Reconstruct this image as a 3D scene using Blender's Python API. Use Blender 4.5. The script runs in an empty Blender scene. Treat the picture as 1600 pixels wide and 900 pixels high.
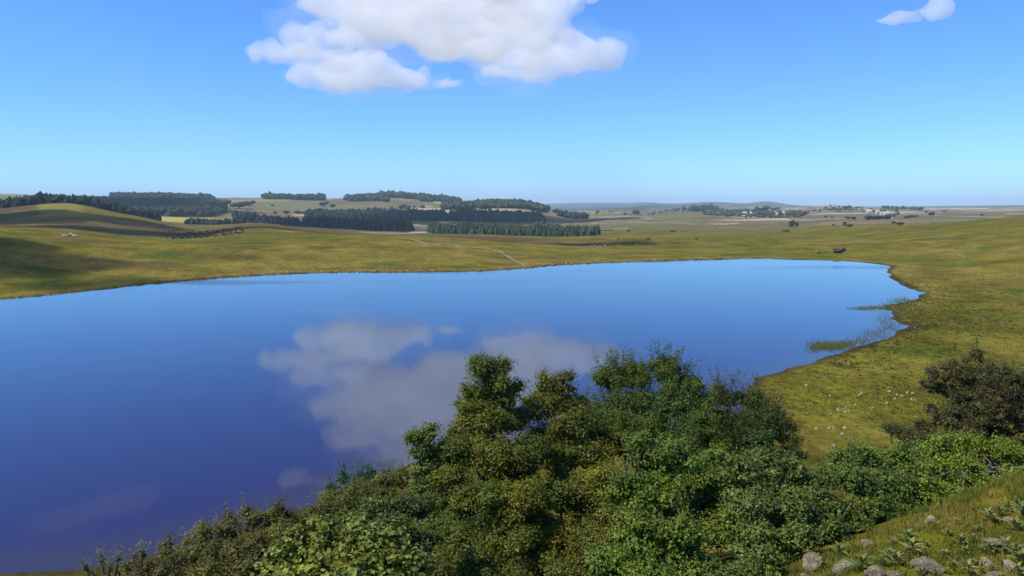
import bpy, math, random
import numpy as np
from mathutils import Vector, Matrix
SC = bpy.context.scene
COL = SC.collection
random.seed(7)
RNG = np.random.default_rng(7)
R = math.radians

# ------------------------------------------------------------------ camera
H = 30.0                       # eye height above the lake
F = 1232.0                     # focal length in photograph pixels
PITCH = math.atan(128.0 / F)
cam_d = bpy.data.cameras.new('camera')
cam_d.sensor_width = 36.0
cam_d.lens = F * 36.0 / 1600.0
cam_d.clip_start = 0.5
cam_d.clip_end = 200000.0
cam = bpy.data.objects.new('camera', cam_d)
cam.location = (0, 0, H)
cam.rotation_euler = (math.pi / 2 - PITCH, 0, 0)
COL.objects.link(cam)
SC.camera = cam

# ------------------------------------------------------------------ sky, sun, exposure
SUN_EL, SUN_AZ = R(56), R(-108)          # azimuth measured from +Y (view direction) to the right
world = bpy.data.worlds.new('World')
SC.world = world
world.use_nodes = True
nt = world.node_tree
bg = nt.nodes['Background']
sky = nt.nodes.new('ShaderNodeTexSky')
sky.sky_type = 'NISHITA'
sky.sun_disc = False
sky.sun_elevation = SUN_EL
sky.sun_rotation = SUN_AZ
sky.altitude = 1200
sky.air_density = 1.0
sky.dust_density = 0.3
sky.ozone_density = 2.0
hsv = nt.nodes.new('ShaderNodeHueSaturation')
hsv.inputs["Saturation"].default_value = 1.1
hsv.inputs['Value'].default_value = 1.0
nt.links.new(sky.outputs[0], hsv.inputs['Color'])
tone = nt.nodes.new('ShaderNodeVectorMath'); tone.operation = 'MULTIPLY'      # deep blue of a clear high plateau sky
tone.inputs[1].default_value = (.50, .86, 1.34)
nt.links.new(hsv.outputs[0], tone.inputs[0])
nt.links.new(tone.outputs[0], bg.inputs['Color'])
bg.inputs['Strength'].default_value = 0.118
sun_d = bpy.data.lights.new('sun', 'SUN')
sun_d.energy = 5.0
sun_d.angle = R(0.5)
sun_d.color = (1.0, 0.93, 0.80)
sun = bpy.data.objects.new('sun', sun_d)
sv = Vector((math.sin(SUN_AZ) * math.cos(SUN_EL), math.cos(SUN_AZ) * math.cos(SUN_EL), math.sin(SUN_EL)))
sun.rotation_euler = sv.to_track_quat('Z', 'Y').to_euler()
COL.objects.link(sun)
SC.view_settings.view_transform = 'Standard'
SC.view_settings.look = 'None'
SC.view_settings.exposure = 0.34
SC.view_settings.gamma = 1.0
SC.render.engine = 'CYCLES'
cy = SC.cycles
cy.use_denoising = True
cy.max_bounces = 14
cy.diffuse_bounces = 2
cy.glossy_bounces = 3
cy.transmission_bounces = 4
cy.transparent_max_bounces = 16
cy.volume_bounces = 12
cy.sample_clamp_indirect = 10.0

# ------------------------------------------------------------------ helpers
CP, SP = math.cos(PITCH), math.sin(PITCH)
def slope(v):                   # height change per metre of depth for a photograph row
    k = 450.0 - v
    return (k * CP - F * SP) / (F * CP + k * SP)
def side(u, v):                 # x per metre of depth
    return (u - 800.0) / (F * CP + (450.0 - v) * SP)
def at_d(u, v, d):
    return Vector((side(u, v) * d, d, H + slope(v) * d))
def at_z(u, v, z=0.0):
    d = (z - H) / slope(v)
    return Vector((side(u, v) * d, d, z))
def ppm(d):                     # photograph pixels per metre at depth d
    return 1238.0 / d

def _hash(ix, iy, seed):
    n = (ix.astype(np.int64) * 374761393 + iy.astype(np.int64) * 668265263 + seed * 1442695041) & 0xffffffff
    n = ((n ^ (n >> 13)) * 1274126177) & 0xffffffff
    n = (n ^ (n >> 16)) & 0xffffffff
    return n / 4294967295.0
def vnoise(x, y, seed=0):
    x = np.asarray(x, float); y = np.asarray(y, float)
    ix = np.floor(x); iy = np.floor(y)
    fx = x - ix; fy = y - iy
    fx = fx * fx * (3 - 2 * fx); fy = fy * fy * (3 - 2 * fy)
    a = _hash(ix, iy, seed); b = _hash(ix + 1, iy, seed)
    c = _hash(ix, iy + 1, seed); d = _hash(ix + 1, iy + 1, seed)
    return (a * (1 - fx) + b * fx) * (1 - fy) + (c * (1 - fx) + d * fx) * fy
def fbm(x, y, oct=4, seed=0):   # about -1 .. 1
    s = 0; a = 0.5; t = 0
    for o in range(oct):
        s = s + a * (vnoise(x * 2 ** o + 17.3 * o, y * 2 ** o - 9.1 * o, seed + o) * 2 - 1); t += a; a *= 0.5
    return s / t
def sstep(x, a, b):
    t = np.clip((x - a) / (b - a), 0, 1)
    return t * t * (3 - 2 * t)

def tag(o, label=None, cat=None, group=None, kind=None):
    if label: o['label'] = label
    if cat: o['category'] = cat
    if group: o['group'] = group
    if kind: o['kind'] = kind
    return o
def empty(name, loc, rz=0.0):
    o = bpy.data.objects.new(name, None)
    o.location = loc; o.rotation_euler = (0, 0, rz); o.empty_display_size = 0.2
    COL.objects.link(o)
    return o
def link(name, me, mat=None, parent=None, loc=None):
    if mat is not None and len(me.materials) == 0: me.materials.append(mat)
    o = bpy.data.objects.new(name, me)
    COL.objects.link(o)
    if parent is not None: o.parent = parent
    if loc is not None: o.location = loc
    return o
def np_mesh(name, verts, faces, cols=None, smooth=False):
    """verts (n,3); faces (m,k) all the same size; cols (n,3) point colours"""
    me = bpy.data.meshes.new(name)
    verts = np.ascontiguousarray(verts, dtype=np.float32); faces = np.ascontiguousarray(faces, dtype=np.int32)
    me.vertices.add(len(verts)); me.vertices.foreach_set('co', verts.ravel())
    k = faces.shape[1]
    me.loops.add(faces.size); me.loops.foreach_set('vertex_index', faces.ravel())
    me.polygons.add(len(faces))
    me.polygons.foreach_set('loop_start', np.arange(0, faces.size, k, dtype=np.int32))
    me.update(calc_edges=True)
    me.polygons.foreach_set('use_smooth', np.full(len(faces), bool(smooth)))
    if cols is not None:
        at = me.color_attributes.new('tint', 'FLOAT_COLOR', 'POINT')
        c = np.ones((len(verts), 4), dtype=np.float32); c[:, :3] = cols
        at.data.foreach_set('color', c.ravel())
    me.validate()
    return me

def mat_new(name):
    m = bpy.data.materials.new(name); m.use_nodes = True
    m.node_tree.nodes.clear()
    return m, m.node_tree.nodes, m.node_tree.links
def N(ns, t, **kw):
    n = ns.new(t)
    for k, v in kw.items():
        if k.startswith('i_'): n.inputs[k[2:].replace('_', ' ')].default_value = v
        else: setattr(n, k, v)
    return n

# ------------------------------------------------------------------ lake outline and terrain heights
LAKE_PX = [(0,468),(60,463),(130,456),(200,448),(300,438),(400,431),(480,427),(560,426),(620,426),(690,425),(760,424),(830,419),(860,415),(900,413),(1000,409),(1100,406),(1200,404),
           (1260,406),(1320,408),(1360,411),(1396,416),(1385,425),(1400,438),(1424,450),(1438,458),(1428,468),(1400,474),(1375,480),(1392,490),(1398,500),
           (1412,506),(1434,511),(1400,523),(1330,546),(1270,566),(1180,591)]
_p = [tuple(at_z(u, v)[:2]) for u, v in LAKE_PX]
_p += [(33, 112), (15, 103), (-4, 96)]
_p += [tuple(at_z(u, v)[:2]) for u, v in [(650,722),(580,752),(500,786),(400,822),(300,854),(200,878),(120,891),(0,897)]]
_p += [(-58, 50), (-95, 30), (-150, 22), (-230, 60), (-300, 130), (-290, 210), (-225, 250)]
LAKE = np.array(_p)
def lake_sd(x, y):
    """signed distance to the lake shore, negative over water"""
    x = np.asarray(x, float).ravel(); y = np.asarray(y, float).ravel()
    best = np.full(x.shape, 1e18); inside = np.zeros(x.shape, bool)
    n = len(LAKE)
    for i in range(n):
        ax, ay = LAKE[i]; bx, by = LAKE[(i + 1) % n]
        dx, dy = bx - ax, by - ay
        t = np.clip(((x - ax) * dx + (y - ay) * dy) / (dx * dx + dy * dy), 0, 1)
        best = np.minimum(best, (x - ax - t * dx) ** 2 + (y - ay - t * dy) ** 2)
        c = ((ay > y) != (by > y)) & (x < (bx - ax) * (y - ay) / (by - ay + 1e-12) + ax)
        inside ^= c
    return np.where(inside, -1, 1) * np.sqrt(best)

DK = [450, 600, 800, 1100, 1500, 2000, 2800, 4000, 7000, 12000, 25000]
TAB = {
 -500: [352,355,342,322,338,332,308,304,312,320,322],
 0:    [362,356,350,326,338,330,310,304,312,320,322],
 100:  [372,362,350,319,335,328,312,306,312,320,322],
 200:  [382,373,362,336,345,333,315,307,314,320,322],
 300:  [382,376,369,356,349,337,316,309,316,321,323],
 400:  [387,369,357,350,352,341,324,309,316,321,323],
 500:  [390,367,366,361,356,345,326,311,318,321,323],
 600:  [393,368,373,366,360,347,324,310,318,322,323],
 700:  [398,374,372,367,361,348,326,317,322,323,322],
 800:  [402,384,375,368,361,349,322,327,326,325,321],
 900:  [404,388,377,368,358,347,338,331,329,325,318],
 1010: [406,386,373,362,352,343,336,331,327,319,318],
 980:  [406,386,373,362,352,343,336,331,327,323.5,318],
 1050: [406,386,372,361,351,343,335,330,326.5,319,320],
 1110: [405,385,371,361,350,342,335,329,326,315.5,321],
 1160: [404,384,370,360,350,342,334,328,326.5,318,321],
 1200: [404,383,370,359,349,341,334,327,327,315.5,322],
 1255: [402,381,368,357,347,340,332,326,326,323,322],
 1300: [400,380,366,354,344,338,329,323,326,325,323],
 1400: [396,373,358,351,343,336,330,327,325,324,323],
 1500: [388,362,349,349,342,337,332,328,325,322,323],
 1600: [378,350,338,345,340,336,331,327,323,321,323],
 2100: [350,335,325,335,335,333,330,326,320,320,322]}
_us = np.array(sorted(TAB), float)
_tk = (_us - 800) / 1238.0
_zk = np.array([[H + slope(v) * d for v, d in zip(TAB[int(u)], DK)] for u in _us])
# extra knots close to the lake and very far
_dk = np.array([60, 250, 340] + DK + [45000], float)
_near = np.stack([np.full(len(_us), .8), np.where(_us < 700, _zk[:, 0] * .3, np.where(_us > 1350, 1.2, .3)), np.where(_us < 700, _zk[:, 0] * .6, np.where(_us > 1350, _zk[:, 0] * .55, .4))], 1)
_zk = np.concatenate([_near, _zk, np.full((len(_us), 1), -200.)], 1)
_ld = np.log(_dk)
def _cat(p0, p1, p2, p3, t, w1, w2):
    m1 = (p2 - p0) * w1; m2 = (p3 - p1) * w2
    t2 = t * t; t3 = t2 * t
    return (2*t3-3*t2+1)*p1 + (t3-2*t2+t)*m1 + (-2*t3+3*t2)*p2 + (t3-t2)*m2
def table_z(x, y):
    x = np.asarray(x, float).ravel(); y = np.asarray(y, float).ravel()
    az = np.clip(np.arctan2(x, y), -R(46), R(46)); r = np.hypot(x, y)
    t = np.tan(az); l = np.log(np.maximum(r * np.cos(az), 1.0))
    i = np.clip(np.searchsorted(_tk, t) - 1, 0, len(_tk) - 2)
    j = np.clip(np.searchsorted(_ld, l) - 1, 0, len(_ld) - 2)
    ft = np.clip((t - _tk[i]) / (_tk[i + 1] - _tk[i]), 0, 1)
    fl = np.clip((l - _ld[j]) / (_ld[j + 1] - _ld[j]), 0, 1)
    def col(ii):
        ii = np.clip(ii, 0, len(_tk) - 1)
        j0 = np.maximum(j - 1, 0); j3 = np.minimum(j + 2, len(_ld) - 1)
        h = _ld[j + 1] - _ld[j]
        return _cat(_zk[ii, j0], _zk[ii, j], _zk[ii, j + 1], _zk[ii, j3], fl, h / (_ld[j + 1] - _ld[j0]), h / (_ld[j3] - _ld[j]))
    return _cat(col(i - 1), col(i), col(i + 1), col(i + 2), ft, .5, .5)
HX = [-3, -.6, 0, .1, .25, .4, .6, .8, 1.0, 1.3]
HZ = [31, 26, 23, 20.5, 16, 11, 6, 2.2, .5, .2]
def Z(x, y, sd=None):
    x = np.asarray(x, float).ravel(); y = np.asarray(y, float).ravel()
    if sd is None: sd = lake_sd(x, y)
    r = np.hypot(x, y)
    sd = sd + fbm(x / 16, y / 16, 5, 5) * 3.4 * sstep(r, 90, 160)
    tz = table_z(x, y)
    tz = tz + fbm(x / 60, y / 60, 5, 11) * np.clip((r - 150) / 400, 0, 1) * 2.2 + fbm(x / 500, y / 500, 4, 12) * np.clip((r - 900) / 2500, 0, 1) * 9
    bank = np.clip(sd, 0, 3) * .09 + np.clip(sd - 3, 0, 40) * .012 + fbm(x / 14, y / 14, 4, 3) * .22 * sstep(sd, 2, 14)
    out = bank + tz * sstep(sd, 4, 110) * sstep(r, 120, 300)
    s = -.69 * x + .73 * y + .012 * np.clip(x - 6, 0, 60) ** 2
    foot = 76 - 50 * sstep(x, -10, 24)
    t = (s - 6) / (foot - 6)
    hill = np.interp(t, HX, HZ) 
    hill = hill + fbm(x / 3.2, y / 3.2, 4, 21) * .16 * sstep(hill, .5, 6) + fbm(x / 14, y / 14, 3, 23) * .5 * sstep(hill, 1, 9) * sstep(r, 26, 45)
    w = (1 - sstep(r, 170, 320)) * (1 - sstep(t, .9, 1.3))
    out = out * (1 - w) + w * np.maximum(out, hill * sstep(sd, 0, 8))
    return np.where(sd < 0, np.maximum(sd * .14, -3.0), out + .03)
def ground(x, y):
    return float(Z([x], [y])[0])
# ------------------------------------------------------------------ the ground sheet
def build_ground():
    azf = np.linspace(-R(37), R(37), 480)
    azc_l = np.linspace(-math.pi, -R(37), 60, endpoint=False)
    azc_r = np.linspace(R(37), math.pi, 60)[1:]
    az = np.concatenate([azc_l, azf, azc_r])
    rr = np.concatenate([np.geomspace(1.0, 60, 110, endpoint=False), np.geomspace(60, 6000, 330, endpoint=False), np.geomspace(6000, 45000, 40)])
    A, RR = np.meshgrid(az, rr)
    X = (RR * np.sin(A)).ravel(); Y = (RR * np.cos(A)).ravel()
    sd = lake_sd(X, Y)
    z = Z(X, Y, sd)
    verts = np.stack([X, Y, z], 1)
    na, nr = len(az), len(rr)
    i = np.arange(nr - 1)[:, None] * na + np.arange(na - 1)[None]
    i = i.ravel()
    faces = np.stack([i, i + 1, i + 1 + na, i + na], 1)[:, ::-1]
    # natural cover: grass, dry grass, heath, mown fields, marsh, shore mud (albedo, except one painted shadow strip)
    def c(*a): return np.array(a)[None]
    grass = c(.104, .098, .013); dry = c(.150, .117, .026); green = c(.068, .082, .013); heath = c(.070, .050, .030)
    n1 = fbm(X / 90, Y / 90, 5, 31); n2 = fbm(X / 22, Y / 16, 4, 32); n3 = fbm(X / 6, Y / 6, 3, 33)
    rad = np.hypot(X, Y)
    def mix(a, b, t): t = np.clip(t, 0, 1)[:, None]; return a * (1 - t) + b * t
    col = mix(grass, dry, .4 + 2.0 * n1)
    col = mix(col, green, 2.2 * n2)
    col = mix(col, c(.085, .062, .02), 2.0 * (fbm(X / 38 + 9, Y / 26, 5, 36) - .12) * (.6 + .4 * sstep(rad, 180, 300)))
    col = mix(col, c(.07, .07, .012), .9 * np.clip(n3 - .12, 0, 1) * 2 * (1 - sstep(rad, 300, 900)))
    tt = X / np.maximum(Y, 1) * 1238 + 800       # bearing, to lay out land use
    far = sstep(rad, 520, 800)
    hn = fbm(X / 160 + 3, Y / 260, 5, 41)
    col = mix(col, heath, far * np.clip(.25 + 1.5 * hn, 0, 1) * (1 - sstep(tt, 900, 1150)) * (1 - .5 * sstep(rad, 1500, 2500)))
    col = mix(col, c(.16, .14, .075), sstep(rad, 1300, 2600) * .45)
    col = mix(col, c(.20, .155, .115), sstep(rad, 1500, 2600) * sstep(tt, 1080, 1200) * .6)
    col = mix(col, c(.045, .055, .04), sstep(rad, 6000, 8500))
    # fields toward the village: strips of hay, plough and pasture
    fx = X / 150 + fbm(X / 300, Y / 300, 2, 44) * 1.2; fy = Y / 420 + fbm(X / 260, Y / 260, 2, 45) * 1.2
    fid = _hash(np.floor(fx + .35 * np.floor(fy)), np.floor(fy), 77)
    fcol = np.select([fid[:, None] < .27, fid[:, None] < .42, fid[:, None] < .6, fid[:, None] < .8], [c(.60, .50, .36), c(.08, .10, .04), c(.30, .17, .12), c(.17, .15, .07)], c(.12, .095, .07))
    fm = sstep(rad, 1100, 1500) * (1 - sstep(rad, 6500, 9000)) * np.maximum(sstep(tt, 1080, 1180) * .9, (1 - sstep(tt, 1000, 1150)) * .35)
    col = mix(col, np.broadcast_to(fcol, col.shape) if fcol.shape[0] == 1 else fcol, fm)
    # named fields on the left, plus one painted cloud-shadow strip
    def field(u0, u1, d0, d1, cc, k=1.0):
        m = sstep(tt, u0 - 6, u0 + 6) * (1 - sstep(tt, u1 - 6, u1 + 6)) * sstep(Y, d0, d0 * 1.04) * (1 - sstep(Y, d1 * .97, d1))
        return mix(col, c(*cc), m * k)
    col = field(235, 372, 1420, 1900, (.30, .26, .07))
    col = field(60, 130, 900, 1090, (.19, .17, .045), .7)
    col = field(0, 560, 2600, 6000, (.13, .135, .06), .6)
    col = field(395, 480, 1700, 2000, (.36, .30, .2), .7)
    col = mix(col, c(.10, .105, .055), sstep(rad, 900, 1500) * (1 - sstep(rad, 4000, 6000)) * sstep(tt, 850, 950) * .55)
    col = mix(col, c(.10, .075, .055), sstep(rad, 800, 1400) * np.clip(2.2 * fbm(X / 210, Y / 130, 4, 47), 0, 1) * .8)
    col = field(640, 680, 1250, 1500, (.40, .35, .26), .8)
    col = field(560, 650, 1120, 1250, (.30, .24, .18), .5)
    col = field(470, 1010, 640, 740, (.062, .045, .02), .75)  # dark strip puts a cloud's shadow on the plain into the ground colour
    # marshy right shore, stony far shore
    marsh = (1 - sstep(sd, 8, 34)) * (1 - sstep(Y, 240, 380)) * sstep(X, 70, 95) * sstep(Y, 150, 190)
    col = mix(col, c(.075, .078, .010), marsh * (.5 + n2))
    col = mix(col, c(.16, .125, .03), (1 - sstep(np.abs(sd - 7), 2, 8)) * .6 * sstep(Y, 200, 230))
    col = mix(col, c(.035, .030, .015), (1 - sstep(sd, .5, 3.2)) * .8)
    # the close slope
    near = 1 - sstep(rad, 30, 60)
    n4 = fbm(X / 1.3, Y / 1.3, 4, 51)
    ncol = mix(c(.115, .115, .010) + 0 * col, c(.155, .120, .022), .5 + 1.5 * n4)
    ncol = mix(ncol, c(.075, .06, .02), 2 * (fbm(X / .5, Y / .5, 3, 52) - .15))
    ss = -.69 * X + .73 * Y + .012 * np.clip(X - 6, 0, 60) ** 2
    thicket_dark = sstep(ss, 7, 10) * (1 - sstep(rad, 34, 46)) * sstep(X, -13, -6)
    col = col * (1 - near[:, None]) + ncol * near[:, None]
    col = mix(col, c(.040, .033, .016), thicket_dark * .9)      # darker brown ground inside the thicket
    # under water: brown bed
    col = mix(col, c(.05, .035, .015), 1 - sstep(sd, -.6, .2))
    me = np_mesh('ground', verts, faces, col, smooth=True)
    m, ns, ls = mat_new('grassland')
    out = N(ns, 'ShaderNodeOutputMaterial'); b = N(ns, 'ShaderNodeBsdfPrincipled', i_Roughness=.95)
    b.inputs['Specular IOR Level'].default_value = .0
    at = N(ns, 'ShaderNodeVertexColor', layer_name='tint')
    geo = N(ns, 'ShaderNodeNewGeometry')
    n_a = N(ns, 'ShaderNodeTexNoise', i_Scale=.9, i_Detail=8.0, i_Roughness=.75)
    n_b = N(ns, 'ShaderNodeTexNoise', i_Scale=.07, i_Detail=6.0, i_Roughness=.7)
    mp = N(ns, 'ShaderNodeMapping'); mp.inputs['Scale'].default_value = (1, .55, 1)
    ls.new(geo.outputs['Position'], mp.inputs['Vector'])
    ls.new(mp.outputs[0], n_a.inputs['Vector']); ls.new(mp.outputs[0], n_b.inputs['Vector'])
    r_a = N(ns, 'ShaderNodeMapRange', i_From_Min=.32, i_From_Max=.68, i_To_Min=.5, i_To_Max=1.5)
    r_b = N(ns, 'ShaderNodeMapRange', i_From_Min=.3, i_From_Max=.7, i_To_Min=.66, i_To_Max=1.32)
    ls.new(n_a.outputs['Fac'], r_a.inputs['Value']); ls.new(n_b.outputs['Fac'], r_b.inputs['Value'])
    mm = N(ns, 'ShaderNodeMath', operation='MULTIPLY'); ls.new(r_a.outputs[0], mm.inputs[0]); ls.new(r_b.outputs[0], mm.inputs[1])
    vm = N(ns, 'ShaderNodeVectorMath', operation='SCALE'); ls.new(at.outputs['Color'], vm.inputs[0]); ls.new(mm.outputs[0], vm.inputs['Scale'])
    ls.new(vm.outputs[0], b.inputs['Base Color'])
    bp = N(ns, 'ShaderNodeBump', i_Strength=.6, i_Distance=.5)
    ls.new(n_a.outputs['Fac'], bp.inputs['Height']); ls.new(bp.outputs[0], b.inputs['Normal'])
    ls.new(b.outputs[0], out.inputs['Surface'])
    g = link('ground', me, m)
    tag(g, 'rolling olive green grassland with the lake basin and distant hills', None, None, 'structure')
    return g
build_ground()

# ------------------------------------------------------------------ the lake
def build_water():
    xs = np.arange(-330, 240, 5.0); ys = np.arange(10, 480, 5.0)
    X, Y = np.meshgrid(xs, ys)
    sd = lake_sd(X, Y).reshape(X.shape)
    nx = len(xs)
    verts = np.stack([X.ravel(), Y.ravel(), np.zeros(X.size)], 1)
    ok = (sd[:-1, :-1] < 5) | (sd[1:, 1:] < 5) | (sd[:-1, 1:] < 5) | (sd[1:, :-1] < 5)
    jj, ii = np.nonzero(ok)
    i = jj * nx + ii
    faces = np.stack([i, i + 1, i + 1 + nx, i + nx], 1)
    used, inv = np.unique(faces, return_inverse=True)
    sh = (1 - sstep(-sd.ravel()[used], 0, 11))[:, None] * .75
    wc = np.array([[.016, .0045, .042]]) * (1 - sh) + np.array([[.035, .022, .012]]) * sh
    me = np_mesh('lake_water', verts[used], inv.reshape(faces.shape), wc)
    m, ns, ls = mat_new('lake_water')
    out = N(ns, 'ShaderNodeOutputMaterial')
    body = N(ns, 'ShaderNodeBsdfDiffuse'); wa = N(ns, 'ShaderNodeVertexColor', layer_name='tint'); ls.new(wa.outputs['Color'], body.inputs['Color'])
    gl = N(ns, 'ShaderNodeBsdfGlossy', i_Roughness=.035); gl.inputs['Color'].default_value = (.80, .95, 1, 1)
    fr = N(ns, 'ShaderNodeFresnel', i_IOR=1.57)
    geo = N(ns, 'ShaderNodeNewGeometry')
    mp = N(ns, 'ShaderNodeMapping'); mp.inputs['Scale'].default_value = (.35, 1.0, 1)
    ls.new(geo.outputs['Position'], mp.inputs['Vector'])
    w1 = N(ns, 'ShaderNodeTexNoise', i_Scale=1.6, i_Detail=3.0)
    ls.new(mp.outputs[0], w1.inputs['Vector'])
    mp2 = N(ns, 'ShaderNodeMapping'); mp2.inputs['Scale'].default_value = (.006, .030, 1)
    ls.new(geo.outputs['Position'], mp2.inputs['Vector'])
    w2 = N(ns, 'ShaderNodeTexNoise', i_Scale=1.0, i_Detail=4.0)
    ls.new(mp2.outputs[0], w2.inputs['Vector'])
    st = N(ns, 'ShaderNodeMapRange', i_From_Min=.5, i_From_Max=.62, i_To_Min=.002, i_To_Max=.22)
    ls.new(w2.outputs['Fac'], st.inputs['Value'])
    sx = N(ns, 'ShaderNodeSeparateXYZ'); ls.new(geo.outputs['Position'], sx.inputs[0])
    lee = N(ns, 'ShaderNodeMapRange', i_From_Min=190.0, i_From_Max=330.0, i_To_Min=.06, i_To_Max=1.0); ls.new(sx.outputs['Y'], lee.inputs['Value'])
    lee.interpolation_type = 'SMOOTHSTEP'
    wm = N(ns, 'ShaderNodeMath', operation='MULTIPLY'); ls.new(st.outputs[0], wm.inputs[0]); ls.new(lee.outputs[0], wm.inputs[1])
    wr = N(ns, 'ShaderNodeMapRange', i_From_Min=0.0, i_From_Max=.4, i_To_Min=.035, i_To_Max=.16); ls.new(wm.outputs[0], wr.inputs['Value']); ls.new(wr.outputs[0], gl.inputs['Roughness'])
    bp = N(ns, 'ShaderNodeBump', i_Distance=.25)
    ls.new(wm.outputs[0], bp.inputs['Strength']); ls.new(w1.outputs['Fac'], bp.inputs['Height'])
    ls.new(bp.outputs[0], gl.inputs['Normal'])
    mx = N(ns, 'ShaderNodeMixShader')
    ls.new(fr.outputs[0], mx.inputs[0]); ls.new(body.outputs[0], mx.inputs[1]); ls.new(gl.outputs[0], mx.inputs[2])
    ls.new(mx.outputs[0], out.inputs['Surface'])
    w = link('water', me, m)
    tag(w, 'calm blue lake mirroring the sky and the cloud', None, None, 'structure')
build_water()
# ------------------------------------------------------------------ clouds: closed bodies of even water vapour
def ico(sub):
    import bmesh
    bm = bmesh.new(); bmesh.ops.create_icosphere(bm, subdivisions=sub, radius=1.0)
    v = np.array([p.co[:] for p in bm.verts]); f = np.array([[q.index for q in p.verts] for p in bm.faces])
    bm.free(); return v, f
ICO1, ICO2 = ico(1), ico(2)
def cloud_mat(dens, name):
    m, ns, ls = mat_new(name)
    out = N(ns, 'ShaderNodeOutputMaterial')
    v = N(ns, 'ShaderNodeVolumePrincipled')
    v.inputs['Color'].default_value = (.999, .999, .999, 1)
    v.inputs['Density'].default_value = dens
    v.inputs['Anisotropy'].default_value = 0.0
    ls.new(v.outputs[0], out.inputs['Volume'])
    return m
def build_cloud(label, blobs, mat, voxel=45.0, disp=150.0, seed=0, name='cloud'):
    """blobs: (u, v, radius px, depth m, flatness)"""
    rg = np.random.default_rng(seed)
    V, Fc = [], []; off = 0
    bv, bf = ICO2
    for (u, v, rp, d, fl) in blobs:
        c = np.array(at_d(u, v, d)[:]); r = rp / ppm(d)
        for k in range(5):
            o = rg.normal(size=3) * (.45, .6, .3 * fl) * r if k else np.zeros(3)
            rr = r * (1 if k == 0 else rg.uniform(.35, .7))
            V.append(bv * rr * (1, 1.2, fl) + c + o); Fc.append(bf + off); off += len(bv)
    me = np_mesh(name, np.concatenate(V), np.concatenate(Fc))
    o = bpy.data.objects.new(name, me); COL.objects.link(o)
    rm = o.modifiers.new('join', 'REMESH'); rm.mode = 'VOXEL'; rm.voxel_size = voxel
    for sc_, st in ((voxel * 16, disp * 1.6), (voxel * 7, disp), (voxel * 3.4, disp * .85)):
        tx = bpy.data.textures.new('billow', 'CLOUDS'); tx.noise_scale = sc_; tx.noise_depth = 2
        dm = o.modifiers.new('billow', 'DISPLACE'); dm.texture = tx; dm.strength = st; dm.mid_level = .5; dm.texture_coords = 'LOCAL'
    rm = o.modifiers.new('clean', 'REMESH'); rm.mode = 'VOXEL'; rm.voxel_size = voxel * .85
    dg = bpy.context.evaluated_depsgraph_get()
    me2 = bpy.data.meshes.new_from_object(o.evaluated_get(dg))
    o.modifiers.clear(); o.data = me2; me2.name = name
    me2.materials.clear(); me2.materials.append(mat)
    me2.polygons.foreach_set('use_smooth', np.ones(len(me2.polygons), bool))
    tag(o, label, 'cloud')
    return o
CM = cloud_mat(.0026, 'cloud_vapour')
CM2 = cloud_mat(.0032, 'thin_cloud_vapour')
CM3 = cloud_mat(.0009, 'faint_cloud_vapour')
BIG = [(520,118,38,9000,.4),(560,112,38,8900,.5),(600,122,40,9000,.4),(575,95,34,8800,.55),(640,128,34,9000,.35),(690,132,22,9000,.3),(700,120,10,9000,.8),(480,118,26,9000,.35),
       (430,84,30,8200,.32),(480,84,40,8200,.32),(520,90,34,8300,.32),(400,78,18,8200,.3),(465,50,28,7800,.55),(500,56,30,7800,.4),(540,60,34,7600,.4),(395,92,9,8200,.3),(450,128,10,9000,.3),(712,128,12,9000,.5),(945,96,14,8200,.5),
       (550,22,56,7000,.42),(620,40,66,7000,.42),(690,58,70,7200,.42),(760,62,70,7400,.42),(700,10,90,6600,.4),(780,20,84,6600,.4),(830,50,50,7400,.6),(850,20,40,7200,.5),(820,80,50,7800,.4),
       (780,108,38,8600,.36),(840,112,38,8600,.34),(890,100,44,8400,.42),(930,84,34,8200,.5),(900,66,34,8000,.6),(850,88,50,8200,.35),
       (620,-25,80,6000,.35),(720,-30,90,6000,.35),(660,-62,80,5600,.35),(760,-65,80,5600,.35),(560,-45,54,5600,.3),(600,-90,56,5300,.3),(700,-100,60,5300,.3),(650,-125,46,5100,.3)]
MAIN = build_cloud('large pale grey and white fair weather cloud floating above the lake', BIG, CM, 36, 185, 3)
veil = build_cloud('torn translucent edge of vapour', [(u, v, r * 1.16, d, f * 1.1) for u, v, r, d, f in BIG], cloud_mat(.0003, 'thin_edge_vapour'), 50, 330, 3, 'wisp')
veil.parent = MAIN
del veil['category'], veil['label']
build_cloud('small pinkish white wisp of cloud in the upper right sky, longer one', [(1382,32,20,9000,.4),(1405,27,27,9000,.5),(1428,31,18,9000,.5)], CM2, 35, 90, 4)
build_cloud('tiny round puff of white cloud at the right end of the wisp', [(1469,14,21,9000,.8),(1456,24,14,9000,.6)], CM2, 35, 70, 5)
build_cloud('sliver of pale cloud at the top edge of the sky', [(890,-4,16,8000,.35),(925,0,16,8000,.35)], CM2, 35, 60, 6)
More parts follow.
